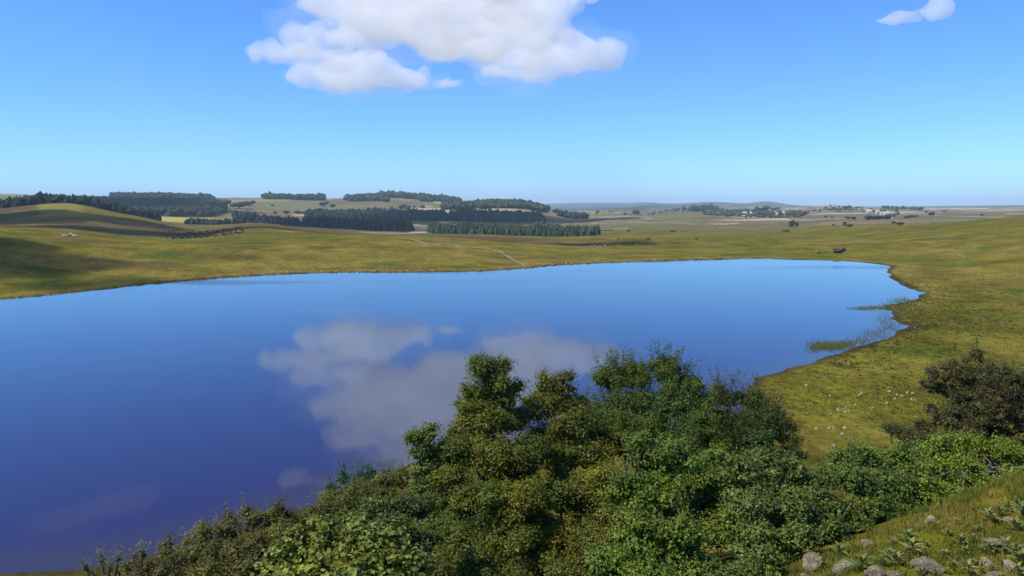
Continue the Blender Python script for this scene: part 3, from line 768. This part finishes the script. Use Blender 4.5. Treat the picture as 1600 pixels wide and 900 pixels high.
# ------------------------------------------------------------------ blades: reeds, rushes, meadow tussocks
def blades(name, label, P, h, w, cols, lean=.25, seed=0, kind='stuff', cat=None):
    """P (n,3) roots; each blade a bent strip of two quads ending in a point"""
    rg = np.random.default_rng(seed); n = len(P)
    hh = h * rg.uniform(.5, 1.25, n); ww = w * rg.uniform(.7, 1.3, n)
    a = rg.uniform(0, 6.283, n); b = rg.uniform(0, 6.283, n)
    sx = np.stack([np.cos(a), np.sin(a), 0 * a], 1) * ww[:, None] / 2
    ln = rg.uniform(.2, 1, n) * lean
    ld = np.stack([np.cos(b), np.sin(b), 0 * b], 1) * (hh * ln)[:, None]
    up = np.array([0, 0, 1.0])[None] * hh[:, None]
    V = np.stack([P - sx, P + sx, P + up * .55 + ld * .35 + sx * .8, P + up * .55 + ld * .35 - sx * .8, P + up * (1 - ln[:, None] * .3) + ld], 1)
    base = np.arange(n)[:, None] * 5
    fq = np.concatenate([base + [[0, 1, 2]], base + [[0, 2, 3]], base + [[3, 2, 4]]])
    C = np.repeat(cols[:, None, :], 5, 1)
    me = np_mesh(name, V.reshape(-1, 3), fq, np.clip(C.reshape(-1, 3), .004, 1))
    o = link(name, me, M_BLADE); tag(o, label, cat, None, kind)
    return o
def pick(rg, n, pal, sig=.15):
    pal = np.array(pal); k = rg.integers(0, len(pal), n)
    return pal[k] * rg.normal(1, sig, (n, 1)).clip(.4, 1.7)
rg = np.random.default_rng(50)
def px_cloud(spec, n):
    """points on the water from photograph patches (u, v, su, sv, weight)"""
    P = []; tot = sum(s[4] for s in spec)
    for (u, v, su, sv_, wt) in spec:
        k = int(n * wt / tot)
        for _ in range(k):
            p = at_z(rg.normal(u, su), rg.normal(v, sv_)); P.append((p.x, p.y, -.25))
    return np.array(P)
P = px_cloud([(1296,541,14,3.5,4),(1272,542,6,5,1),(1322,538,8,3,1.2),(1345,533,10,4,.8),(1370,523,12,5,.9),(1392,512,10,5,.8),(1385,497,10,6,.8),(1345,482,10,1.0,.8),(1372,481,14,1.5,1.6),(1395,478,12,2,1.5),(1410,470,12,3,1.2)], 6500)
blades('reeds', 'thin green reeds standing in the shallow right end of the lake', P, .85, .06, pick(rg, len(P), [(.15,.17,.03),(.11,.14,.03),(.17,.17,.04)]), .45, 51)
P = px_cloud([(460,765,22,5,1),(520,748,20,6,1.2),(560,738,20,6,1),(610,722,18,5,1.4),(400,795,20,5,.5),(300,838,25,4,.4)], 900)
blades('reeds', 'sparse dry reeds rising from the dark water by the near bank', P, .8, .014, pick(rg, len(P), [(.10,.09,.05),(.06,.07,.03)]), .15, 52)
# rushes and tussocks in the right meadow and round the shore
def tussocks(n, cond, hgt, wid, pal, name, label, seed, per=6, box=(30, 260, 90, 420), spread=.3):
    rg = np.random.default_rng(seed)
    X = rg.uniform(box[0], box[1], n * 6); Y = rg.uniform(box[2], box[3], n * 6)
    sd = lake_sd(X, Y); ok = cond(X, Y, sd, rg)
    X, Y = X[ok][:n], Y[ok][:n]
    X = np.repeat(X, per) + rg.normal(size=len(X) * per) * spread; Y = np.repeat(Y, per) + rg.normal(size=len(Y) * per) * spread
    z = Z(X, Y)
    c = pick(rg, len(X), pal)
    return blades(name, label, np.column_stack([X, Y, z - .03]), hgt, wid, c, .7, seed)
tussocks(7500, lambda X, Y, sd, g: (sd > .5) & (sd < 45) & (g.random(len(X)) < np.exp(-sd / 13) * (1 - sstep(Y, 230, 370)) * (.45 + 1.6 * np.clip(fbm(X / 11, Y / 11, 3, 8) + .2, 0, 1))) & (X > 60) & (Y > 120), .38, .13, [(.05,.055,.012),(.075,.07,.02),(.04,.05,.012)], 'rushes', 'dark rushes fringing the marshy right shore', 61, per=5, box=(60, 200, 120, 400))
tussocks(9000, lambda X, Y, sd, g: (sd > 3) & (fbm(X / 13, Y / 13, 3, 9) + g.normal(size=len(X)) * .2 > .06) & (X / Y < .7), .22, .14, [(.07,.065,.014),(.10,.085,.02),(.13,.11,.025)], 'tussock_grass', 'coarse grass tussocks speckling the right hand meadow', 62, per=4, box=(10, 170, 85, 240), spread=.25)
tussocks(3500, lambda X, Y, sd, g: (sd > .3) & (sd < 5) & (Y > 180), .5, .2, [(.06,.06,.015),(.10,.09,.02)], 'shore_grass', 'ragged grass fringe along the far shore of the lake', 63, per=4, box=(-240, 130, 240, 460), spread=.5)
# ------------------------------------------------------------------ leafy crowns of the near trees and bushes
def unit(v): return v / np.maximum(np.linalg.norm(v, axis=-1, keepdims=True), 1e-9)
def rand_dir(rg, n): return unit(rg.normal(size=(n, 3)))
class Leaves:
    def __init__(s): s.V = []; s.C = []; s.n = 0
    def add(s, pos, nrm, axis, size, wid, col, fold=.18):
        """pos (n,3), nrm/axis unit (n,3), size (n,), col (n,3)"""
        t = unit(axis - nrm * np.sum(axis * nrm, 1, keepdims=True)); b = np.cross(nrm, t)
        sz = size[:, None]
        a = pos - t * sz * .5; e = pos + t * sz * .5
        m = pos - t * sz * .06 + nrm * sz * fold
        l = m + b * sz * wid * .5 - nrm * sz * fold; r = m - b * sz * wid * .5 - nrm * sz * fold * .2
        s.V.append(np.stack([a, r, e, l], 1)); s.C.append(col); s.n += len(pos)
    def mesh(s, name, origin):
        V = np.concatenate(s.V); C = np.concatenate(s.C); n = len(V)
        base = np.arange(n)[:, None] * 4
        Fc = np.concatenate([base + [[0, 1, 2]], base + [[0, 2, 3]]])
        return np_mesh(name, V.reshape(-1, 3) - np.array(origin), Fc, np.clip(np.repeat(C[:, None, :], 4, 1).reshape(-1, 3), .003, 1))
def shoot(rg, L, p, d, ln, leaf, col, k):
    """an upright leafy shoot"""
    t = rg.uniform(0, 1, k)
    bend = rand_dir(rg, 1)[0] * .12
    pos = p + d * (t * ln)[:, None] + bend * (t ** 2 * ln)[:, None] + rg.normal(size=(k, 3)) * leaf * .55
    dirs = unit(rand_dir(rg, k) + d * .9)
    nr = unit(rand_dir(rg, k) * .8 + np.array([[0, 0, .8]]))
    L.add(pos, nr, dirs, leaf * rg.uniform(.6, 1.1, k), .55, col * rg.normal(1, .16, (k, 1)).clip(.5, 1.6))
def tube(pts, radii, sides=6):
    pts = np.array(pts, float); V = []; n = len(pts)
    for i in range(n):
        t = unit(pts[min(i + 1, n - 1)] - pts[max(i - 1, 0)])
        ref = np.array([1., 0, 0]) if abs(t[0]) < .8 else np.array([0, 1., 0])
        a = unit(np.cross(t, ref)); b = np.cross(t, a)
        for k in range(sides):
            w = k / sides * 2 * math.pi; V.append(pts[i] + (a * math.cos(w) + b * math.sin(w)) * radii[i])
    Fc = []
    for i in range(n - 1):
        for k in range(sides):
            k2 = (k + 1) % sides; Fc.append((i * sides + k, i * sides + k2, (i + 1) * sides + k2, (i + 1) * sides + k))
    return np.array(V), np.array(Fc)
def limb(rg, a, b, r0, r1, seg=6, wob=.07):
    a = np.array(a, float); b = np.array(b, float); L = np.linalg.norm(b - a); t = np.linspace(0, 1, seg + 1)[:, None]
    p = a + (b - a) * t; p[1:-1] += rg.normal(size=(seg - 1, 3)) * L * wob
    p[:, 2] += (np.sin(t[:, 0] * math.pi) * L * .06)
    return tube(p, np.linspace(r0, r1, seg + 1))
def bush_thing(name, cat, label, env, leaf, cols, seed, dens=1.0, shoots=0, shoot_len=.5, group=None, sub=6, clump=.27, twiggy=0, wid=.62, stems=1, droop=0, open_=0.0, core=.78):
    """env: envelopes (u, v, radius px, depth m[, aspect]) traced from where the masses of the crown stand"""
    rg = np.random.default_rng(seed); L = Leaves(); cols = np.array(cols) * 1.15
    lobes = []
    for e in env:
        u, v, rp, d = e[:4]; asp = e[4] if len(e) > 4 else .85
        c = np.array(at_d(u, v, d)[:]); r = rp / ppm(d)
        tint = cols[rg.integers(len(cols))] * rg.normal(1, .16)
        lobes.append((c, r * core, asp, tint))
        for k in range(sub):
            dr = rand_dir(rg, 1)[0] * (1, 1, asp)
            if dr[2] < -.35: dr[2] *= -1
            if dr[1] > .3 and rg.random() < .6: dr[1] *= -1
            rr = r * rg.uniform(.30, .52)
            lobes.append((c + dr * (r - rr * .62), rr, rg.uniform(.65, .95), cols[rg.integers(len(cols))] * .6 + tint * .4))
    for (c, r, asp, tint) in lobes:
        nc = int(max(4, 14.0 * (r / clump) ** 2 * .95 * dens * (1 - open_)))
        dr = rand_dir(rg, nc); keep = (dr[:, 2] > -.12) | (rg.random(nc) < .22); dr = dr[keep]; nc = len(dr)
        if nc == 0: continue
        bump = fbm(dr[:, 0] * 1.7 + c[0], dr[:, 1] * 1.7 + dr[:, 2] * 1.3 + c[2], 3, seed)
        rad = r * (rg.uniform(.62, 1.06, nc) + .28 * bump)
        cc = c + dr * (1, 1, asp) * rad[:, None]
        ctint = tint * rg.normal(1, .17, (nc, 1)).clip(.55, 1.5) * np.array([1, 1, 1]) + rg.normal(0, .006, (nc, 3)) * (1.2, .6, .2)
        per = max(6, int(3.4 * (clump / leaf) ** 2 * .55))
        cr = clump * rg.uniform(.6, 1.2, nc)
        D = rand_dir(rg, nc * per).reshape(nc, per, 3)
        rr = rg.uniform(.25, 1.0, (nc, per, 1)) ** .6
        flat = np.array([1, 1, .6])
        pos = cc[:, None] + D * rr * cr[:, None, None] * flat
        if droop: pos[..., 2] -= droop * rr[..., 0] ** 2 * cr[:, None] 
        nr = unit(D * .55 + dr[:, None] * .45 + np.array([0, 0, .55]) + rg.normal(size=D.shape) * .45)
        ax = unit(D + rg.normal(size=D.shape) * .6)
        sz = leaf * rg.uniform(.65, 1.25, nc * per)
        col = (ctint[:, None] * rg.normal(1, .18, (nc, per, 1)).clip(.45, 1.7)).reshape(-1, 3)
        L.add(pos.reshape(-1, 3), nr.reshape(-1, 3), ax.reshape(-1, 3), sz, wid, col)
        # older foliage deep inside: fewer, larger sprays
        ni = int(nc * 7 * (1 - open_)); 
        if ni:
            di = rand_dir(rg, ni); pi = c + di * (1, 1, asp) * (r * rg.uniform(.15, .72, ni) )[:, None]
            L.add(pi, unit(di + rg.normal(size=(ni, 3)) * .5), rand_dir(rg, ni), leaf * rg.uniform(1.6, 2.8, ni), .7, tint * rg.normal(1, .15, (ni, 1)).clip(.5, 1.4))
        # leafy shoots standing out of the outline
        ns_ = rg.poisson(shoots * r * 2.2)
        for q in range(ns_):
            dd = unit(rand_dir(rg, 1)[0] * .5 + np.array([0, 0, 1.0]))
            p0 = c + unit(dd + rand_dir(rg, 1)[0] * .6) * (1, 1, asp) * r * .92
            shoot(rg, L, p0, dd, shoot_len * rg.uniform(.5, 1.3), leaf, tint, int(26 * shoot_len / .5))
    cx = float(np.mean([l[0][0] for l in lobes])); cy_ = float(np.mean([l[0][1] for l in lobes]))
    g = ground(cx, cy_)
    rt = empty(name, (cx, cy_, g)); tag(rt, label, cat, group)
    V, Fc = [], []; off = 0
    base = np.array([cx, cy_, g - .15]); big = [l for l in lobes if l[1] > .25] or lobes
    top = np.mean([l[0] for l in big], 0); top[2] = min(l[0][2] for l in big) * .35 + top[2] * .65
    segs = []
    for s_ in range(stems):
        b0 = base + (rg.normal(size=3) * (.25, .25, 0) if stems > 1 else 0)
        t0 = top + (rg.normal(size=3) * .4 if stems > 1 else 0); t0 = np.array([t0[0], t0[1], max(t0[2], g + .5)])
        hh = t0[2] - g
        segs.append(limb(rg, b0, t0, .035 * hh / stems ** .5 + .03, .03, 8, .03))
        for (c, r, asp, tint) in big[::max(1, len(big) // 16)]:
            a = b0 + (t0 - b0) * rg.uniform(.25, .8)
            segs.append(limb(rg, a, c, .03 + .012 * hh / stems, .012, 5, .06))
    for (c, r, asp, tint) in lobes[::2]:
        for q in range(3 + twiggy):
            dd = rand_dir(rg, 1)[0]; dd[2] = abs(dd[2])
            segs.append(limb(rg, c, c + dd * (1, 1, asp) * r * rg.uniform(.8, 1.12), .014 + .008 * (twiggy > 0), .005, 3, .08))
    for v_, f_ in segs: V.append(v_); Fc.append(f_ + off); off += len(v_)
    V = np.concatenate(V) - np.array([cx, cy_, g])
    link('trunk' if stems == 1 else 'stem', np_mesh('trunk', V, np.concatenate(Fc), smooth=True), M_BARK, rt)
    link('crown', L.mesh('crown', (cx, cy_, g)), M_LEAF, rt)
    return L.n
OLIVE = [(.100,.118,.014), (.125,.125,.012), (.070,.098,.014), (.060,.082,.014)]
GREEN = [(.075,.115,.016), (.085,.125,.016), (.060,.100,.018)]
BLUEG = [(.048,.090,.018), (.058,.100,.016), (.068,.095,.014)]
BRIGHT = [(.105,.155,.014), (.095,.150,.018), (.125,.160,.014)]
YELLOW = [(.155,.170,.012), (.13,.160,.014)]
DULL = [(.055,.066,.018), (.062,.068,.016), (.072,.066,.018)]
RUST = [(.095,.068,.026), (.072,.072,.022), (.070,.072,.020), (.060,.068,.020)]
nl = 0
# the tall pair in the middle
nl += bush_thing('tree', 'tree', 'tallest olive green tree, its rounded top standing against the cloud reflection',
   [(765,592,42,25.0),(752,572,20,25),(780,575,20,25.1),(742,628,36,24.8),(790,622,38,25.2),(728,668,34,24.6),(768,668,42,24.4),(812,660,30,25),(722,715,44,23.8),(776,722,50,23.6),(830,715,44,24.2),(700,768,46,23),(752,786,52,22.6),(812,786,54,22.8),(722,850,56,22),(790,860,60,21.8),(700,905,56,21),(770,930,60,20.6),(750,830,50,22.4),(790,662,30,24.8),(748,694,30,24.2),(765,625,26,25),(850,830,46,23.4),(748,890,46,20.8),(800,740,40,24.2)],
   .070, OLIVE, 1001, shoots=1.6, shoot_len=.3, sub=7)
nl += bush_thing('tree', 'tree', 'yellowish olive tree with a lower rounded top right behind the tallest one',
   [(868,604,34,26.4),(848,640,36,26),(896,636,30,26.6),(866,676,40,25.6),(912,668,34,26.2),(880,722,44,25),(925,716,36,25.4),(880,780,52,24),(925,790,44,24),(868,850,56,23),(935,760,48,24),(950,820,50,23),(925,870,56,22),(860,910,56,21.5),(930,935,56,21),(850,700,34,25.2),(890,694,34,25.4),(908,655,26,26),(870,640,26,26)],
   .070, [(.135,.130,.012),(.105,.112,.012),(.075,.095,.014)], 1002, shoots=1.6, shoot_len=.3, sub=7)
nl += bush_thing('tree', 'tree', 'slender light green side tree with a round head left of the tall olive tree',
   [(664,682,27,23.5),(650,690,18,23.4),(682,712,26,23.6),(668,728,20,23.4),(690,745,24,23.4),(700,800,32,23.2),(680,840,40,23),(668,760,26,23.3),(682,785,30,23.2),(655,735,16,23.3),(652,712,14,23.3),(664,770,22,23.3)], .066, [(.095,.130,.020),(.080,.115,.018)], 1003, shoots=1.2, shoot_len=.25, clump=.22, sub=6)
nl += bush_thing('tree', 'tree', 'broad bluish green tree with upright leafy shoots behind the middle bushes',
   [(955,600,34,29),(1000,592,36,29.4),(1040,585,34,29.6),(1075,610,34,29.2),(1100,640,30,29),(985,640,42,28.4),(1035,640,44,28.4),(1080,665,38,28),(950,650,38,28),(1000,690,46,27),(1060,700,44,27),(960,695,44,27),(930,700,36,27),(1110,690,36,27.6),(960,655,36,28.4),(1010,665,40,28),(930,650,26,28.4),(1060,640,30,28.6)],
   .078, BLUEG + OLIVE[:1], 1004, shoots=5, shoot_len=.7, sub=6, wid=.5)
nl += bush_thing('tree', 'tree', 'dark thin leaved tree at the right end of the middle group with pale dead twigs',
   [(1130,622,28,30),(1165,625,26,30),(1135,665,34,29.4),(1180,660,34,29.6),(1205,650,22,29.8),(1222,680,28,29.4),(1160,705,38,28.8),(1205,715,34,28.8),(1240,712,22,29),(1120,700,30,28.6),(1185,690,36,28.8),(1230,735,26,28.4),(1150,740,36,27.6)],
   .074, DULL + BLUEG, 1005, shoots=5, shoot_len=.75, sub=6, wid=.45, twiggy=2, dens=.85)
nl += bush_thing('bush', 'bush', 'large fresh green leafy bush filling the lower middle of the picture',
   [(1010,715,44,19.5),(1060,725,44,19.6),(985,770,44,18.8),(1045,780,50,18.6),(1105,760,46,19.4),(1000,840,52,17.6),(1065,850,56,17.4),(1120,830,50,18.2),(1010,910,50,16.8),(1090,915,50,16.8),(1112,722,34,22.6),(1100,792,38,20.2),(1050,745,34,21.6),(950,890,46,18),(1140,800,36,19.6)],
   .078, BRIGHT + GREEN, 1006, shoots=1.5, shoot_len=.3, sub=6, clump=.25)
nl += bush_thing('bush', 'bush', 'yellow green leafy bush with a dark hollow base beside the mossy round rock',
   [(1150,745,38,19.4),(1195,742,40,19.8),(1240,748,38,20.2),(1280,755,34,20.4),(1170,800,46,18.4),(1225,800,46,18.8),(1275,795,38,19.4),(1180,862,48,17.4),(1230,850,34,17.8),(1262,842,30,17.6),(1195,895,44,16.4),(1140,905,44,16.4),(1218,768,36,21),(1265,815,32,19),(1180,730,30,21.6)],
   .078, [(.105,.145,.022),(.075,.105,.022),(.095,.115,.020)], 1007, shoots=1.5, shoot_len=.3, sub=6, clump=.25)
nl += bush_thing('bush', 'bush', 'mid green bush between the hollow bush and the brightest bush on the right',
   [(1320,722,28,22),(1350,715,30,22.4),(1390,720,34,22.8),(1335,758,34,21),(1385,762,38,21.6),(1430,755,34,22.4),(1315,800,32,20),(1365,800,34,20.4),(1410,796,26,21.2),(1300,835,28,18.6),(1340,826,26,19.4),(1385,815,26,20.4),(1428,803,24,21.2)],
   .078, GREEN + BRIGHT[:1], 1008, shoots=2, shoot_len=.35, sub=6, clump=.25)
nl += bush_thing('bush', 'bush', 'brightest yellow green bush below the reddish thorn tree',
   [(1475,700,34,24.4),(1515,700,34,24.8),(1560,710,34,25.4),(1610,720,36,26),(1450,735,34,23.6),(1500,745,40,23.6),(1555,755,38,24.4),(1605,748,34,25.6),(1470,775,26,22.8),(1520,775,26,23.4),(1480,795,22,22.4),(1545,780,20,23.6),(1585,772,20,24.4),(1600,752,34,22.5),(1560,764,30,21.8),(1520,780,26,21),(1478,796,24,20.4),(1645,735,38,23),(1440,770,30,21.6)],
   .084, YELLOW + BRIGHT, 1009, shoots=1.5, shoot_len=.35, sub=6, clump=.26)
nl += bush_thing('thorn_tree', 'tree', 'reddish brown thorn tree with bare grey limbs and open ragged crown',
   [(1490,585,26,30),(1520,600,34,30),(1465,610,18,29.8),(1455,585,12,29.6),(1560,600,34,30.4),(1600,610,36,31),(1640,630,40,31.6),(1480,650,34,29.4),(1530,650,42,29.4),(1585,655,42,30),(1635,680,40,30.6),(1520,560,16,30),(1448,604,12,29.6),(1500,685,36,29),(1555,690,36,29.4),(1605,705,34,29.8),(1540,625,36,29.6),(1495,622,26,29.6)],
   .070, RUST, 1010, shoots=4, shoot_len=.45, sub=11, wid=.5, twiggy=6, dens=.8, clump=.20, open_=.15, core=.4)
nl += bush_thing('bush', 'bush', 'low dull brown green thorn bush left of the reddish thorn tree',
   [(1392,672,16,28.6),(1415,680,24,28.6),(1445,675,24,28.8),(1480,690,26,28.8),(1425,705,22,28)], .05, RUST[2:] + DULL, 1011, shoots=2, shoot_len=.3, sub=5, twiggy=2, clump=.2)
# the left slope
nl += bush_thing('bush', 'bush', 'big leaved hazel bush in the bottom left centre with round yellowish leaves',
   [(455,858,40,14),(500,845,44,14.2),(550,850,46,14.2),(600,862,44,14),(640,880,38,13.8),(430,890,40,13.6),(490,905,46,13.2),(560,910,46,13.2),(630,925,40,13.2)],
   .098, [(.125,.150,.022),(.14,.155,.024),(.105,.13,.022)], 1012, sub=6, clump=.26, wid=.85, shoots=1, shoot_len=.3)
nl += bush_thing('bush', 'bush', 'dark green bush between the hazel bush and the tall olive tree',
   [(590,800,34,19),(635,800,34,19.4),(560,815,30,18.6),(610,835,36,18),(660,850,36,18.4),(655,790,24,20)], .070, GREEN + DULL, 1013, sub=6, clump=.24)
nl += bush_thing('bush', 'bush', 'golden olive bush on the bank just left of the slender side tree',
   [(560,772,26,27),(595,765,28,27.4),(628,752,26,27.8),(520,790,28,26),(650,770,24,27),(590,790,30,25.6),(545,800,30,25)], .055, [(.12,.115,.016),(.10,.105,.018)], 1014, sub=6, clump=.24, shoots=2, shoot_len=.35)
nl += bush_thing('bush', 'bush', 'bluish green sapling clump sticking up over the water edge',
   [(537,748,11,30,1.2),(520,766,13,29.6),(560,750,13,30,1.1),(583,748,14,30.4,1.1),(548,770,16,29.4),(607,745,12,30.6),(575,768,16,29.6)], .07, [(.030,.080,.035),(.040,.085,.030)], 1015, sub=4, clump=.17, shoots=7, shoot_len=.55, dens=.8)
nl += bush_thing('bush', 'bush', 'olive briar thicket with tangled pale stems on the left slope',
   [(315,842,28,21),(350,830,30,21.4),(395,818,30,22),(440,810,28,22.6),(300,870,32,20),(350,868,36,20),(405,858,36,20.4),(270,893,32,19.4),(330,905,36,19),(400,900,36,19),(470,815,26,23),(500,805,24,23.6),(260,862,20,22),(380,870,34,20),(440,840,30,21),(330,870,30,20.4),(530,790,22,25)],
   .060, [(.10,.10,.020),(.12,.12,.020),(.085,.08,.024)], 1016, sub=6, clump=.2, shoots=3, shoot_len=.4, twiggy=4, wid=.45, dens=.8)
nl += bush_thing('bush', 'bush', 'low dry yellow brown scrub at the lower left end of the slope',
   [(232,888,22,20),(258,880,18,20.4),(215,905,24,19.6),(262,910,26,19)], .045, [(.11,.085,.025),(.085,.075,.022)], 1017, sub=5, clump=.18, shoots=3, shoot_len=.3, twiggy=3, dens=.8)
nl += bush_thing('bush', 'bush', 'spindly pale leaved sapling leaning over the dark water at bottom left',
   [(160,878,3,20.4,1.3),(185,874,3,20.2),(210,876,4,20.4),(135,888,3,20),(172,892,4,20),(200,890,5,19.8),(225,868,4,20.6)], .06, [(.15,.16,.07),(.12,.13,.05)], 1018, sub=1, clump=.10, shoots=60, shoot_len=.38, dens=.5, twiggy=1)
open('/tmp/cnt.txt','w').write(f'leaves {nl} far {woods_n}')

# ------------------------------------------------------------------ rocks on the close slope
ROCKS = [(1270,880,52,38,'round mossy boulder at the foot of the hollow bush'), (1355,850,28,20,'squarish grey rock at the edge of the bush shade'), (1322,886,62,22,'long low lichen covered rock right of the round boulder'),
 (1456,812,24,16,'pale rock peeping from the shade under the bright bush'), (1436,821,20,7,'flat stone left of the pale rock under the bush'), (1552,846,50,20,'broad pitted grey rock in the grass near the right edge'),
 (1450,882,66,30,'largest flat grey rock among broad leaved plants'), (1576,812,18,12,'small pale stone in the upper grass near the right edge'), (1368,893,40,20,'rough lichen spotted rock between long low rock and flat rock'),
 (1400,898,40,12,'half buried slab at the bottom edge of the frame'), (1541,877,26,16,'pale pointed rock among the leaves at lower right'), (1580,884,32,20,'pale wedge shaped rock in the bottom right corner'),
 (1592,853,24,8,'thin flat stone at the right edge'), (1560,899,40,10,'buried slab below the wedge shaped rock'), (1258,899,30,8,'low slab below the round mossy boulder')]
for i, ((u, v, w, h, lab), p) in enumerate(zip(ROCKS, hits([r[0] for r in ROCKS], [r[1] + r[3] * .3 for r in ROCKS], 8, 60))):
    if not p: continue
    k = ppm(p[1]); me = stone_mesh(400 + i, 3, (.125, .108, .078) if 'pale' not in lab else (.20, .175, .135))
    o = boulder(p, w / k * .88, h / k * 1.1, lab, None, me, .36); o.name = 'rock'
    o.rotation_euler = (0, 0, random.uniform(-.4, .4))

# ------------------------------------------------------------------ close grass
def near_grass():
    rg = np.random.default_rng(77); n = 85000
    X = rg.uniform(1, 19, n * 2); Y = rg.uniform(9, 28, n * 2)
    s = -.69 * X + .73 * Y
    cl = fbm(X / .7, Y / .7, 3, 71)
    s = s + .012 * np.clip(X - 6, 0, 60) ** 2
    ok = (s < 7.6 + .8 * cl) & (s > .5) & (X / Y > .1) & (X / Y < .72) & (rg.random(n * 2) < .35 + 1.1 * cl + .2)
    X, Y = X[ok][:n], Y[ok][:n]
    z = Z(X, Y)
    dry = np.clip(.45 + 1.3 * fbm(X / 1.4, Y / 1.4, 4, 72) + rg.normal(size=len(X)) * .25, 0, 1)[:, None]
    col = np.array([[.11, .14, .020]]) * (1 - dry) + np.array([[.21, .175, .045]]) * dry
    col *= rg.normal(1, .2, (len(X), 1)).clip(.4, 1.7)
    blades('grass', 'rough yellow green grass covering the close slope', np.column_stack([X, Y, z - .02]), .19, .017, col, .8, 73)
    n = 26000
    X = rg.uniform(-34, -2, n * 3); Y = rg.uniform(22, 92, n * 3); sd = lake_sd(X, Y)
    ok = (sd > .2) & (X / Y < .0) & (X / Y > -.66); X, Y = X[ok][:n], Y[ok][:n]; z = Z(X, Y)
    col = pick(rg, len(X), [(.14,.125,.018), (.10,.11,.016), (.19,.15,.035)])
    blades('bank_grass', 'tall golden green grass on the bank sloping down to the water', np.column_stack([X, Y, z - .02]), .5, .04, col, .6, 74)
near_grass()

# ------------------------------------------------------------------ broad leaved plants among the rocks
def leaf_mesh(seed, col):
    rg = np.random.default_rng(seed); V, Fc, C = [], [], []
    ts = np.linspace(0, 1, 7); wd = np.array([.02, .10, .15, .15, .12, .07, .005])
    for t, w in zip(ts, wd):
        x = t; z = .35 * math.sin(t * 2.2) - .22 * t * t
        V += [(x, -w, z + .05), (x, 0, z), (x, w, z + .05)]; C += [col] * 3
    for i in range(6):
        for k in range(2): a = i * 3 + k; Fc.append((a, a + 3, a + 4, a + 1))
    me = np_mesh('leaf', np.array(V), np.array(Fc), np.array(C) * np.array([[1.]]), True); me.materials.append(M_LEAF); return me
LM = [leaf_mesh(1, (.15, .18, .045)), leaf_mesh(2, (.19, .20, .06)), leaf_mesh(3, (.12, .155, .04))]
_sv, _sf = tube([(0, 0, -.05), (.01, 0, .2), (0, .01, .42)], [.012, .01, .006], 5)
STEM = np_mesh('stem', _sv, _sf); STEM.materials.append(plain_mat('green_stalk', (.10, .12, .04), .6))
PL = [(1410,868),(1424,862),(1400,880),(1388,870),(1395,850),(1352,872),(1345,888),(1475,868),(1490,880),(1462,898),(1508,862),(1520,878),(1533,890),(1546,862),(1560,872),(1572,862),(1585,870),(1596,880),(1512,896),(1500,848),(1535,856),
      (1560,800),(1575,795),(1588,790),(1596,805),(1545,812),(1585,825),(1530,826),(1480,832),(1418,845),(1376,880),(1494,815),(1437,895),(1480,892),(1550,886),(1310,866),(1590,898),(1520,842),(1448,850)]
def plant(p, s, label):
    rt = empty('broadleaf_plant', (p[0], p[1], p[2])); tag(rt, label, 'plant', 'broad leaved plants among the rocks')
    st = link('stem', STEM, None, rt); st.scale = (s * 1.4,) * 3
    nL = random.randint(8, 12); lm = random.choice(LM)
    for k in range(nL):
        o = bpy.data.objects.new('leaf', lm); COL.objects.link(o); o.parent = rt
        f = k / nL; o.location = (0, 0, s * (.02 + .5 * f)); sc = s * (1.0 - .55 * f) * random.uniform(.8, 1.15)
        o.scale = (sc * .75,) * 3; o.rotation_euler = (random.uniform(-.2, .2), -random.uniform(.05, .5) - .5 * f, k * 2.4 + random.uniform(-.3, .3))
for i, ((u, v), p) in enumerate(zip(PL, hits([q[0] for q in PL], [q[1] + 5 for q in PL], 8, 60))):
    if p:
        where = 'in the upper grass near the right edge' if v < 835 and u > 1520 else ('beside the largest flat rock' if 1385 < u < 1500 and v > 845 else ('around the corner rocks' if u >= 1500 else ('by the small rocks left of the flat rock' if v > 845 else 'in the open grass above the flat rock')))
        plant(p, random.choice((.18, .25, .32, .42)) * random.uniform(.85, 1.15), 'leafy plant with pointed arching leaves ' + where)
# ------------------------------------------------------------------ haze
def build_haze():
    import bmesh
    bm = bmesh.new(); bmesh.ops.create_cube(bm, size=1.0)
    me = bpy.data.meshes.new('haze'); 
    for v in bm.verts:
        v.co.x *= 98000; v.co.y *= 98000; v.co.z = -260 if v.co.z < 0 else 430
    bm.to_mesh(me); bm.free()
    m, ns, ls = mat_new('haze')
    out = N(ns, 'ShaderNodeOutputMaterial')
    v = N(ns, 'ShaderNodeVolumePrincipled')
    v.inputs['Color'].default_value = (.62, .84, 1, 1)
    v.inputs['Density'].default_value = HAZE
    v.inputs['Anisotropy'].default_value = 0.0
    ls.new(v.outputs[0], out.inputs['Volume'])
    h = link('haze', me, m)
    tag(h, 'thin blue summer haze over the far hills', None, None, 'stuff')
HAZE = 5.5e-5
build_haze()
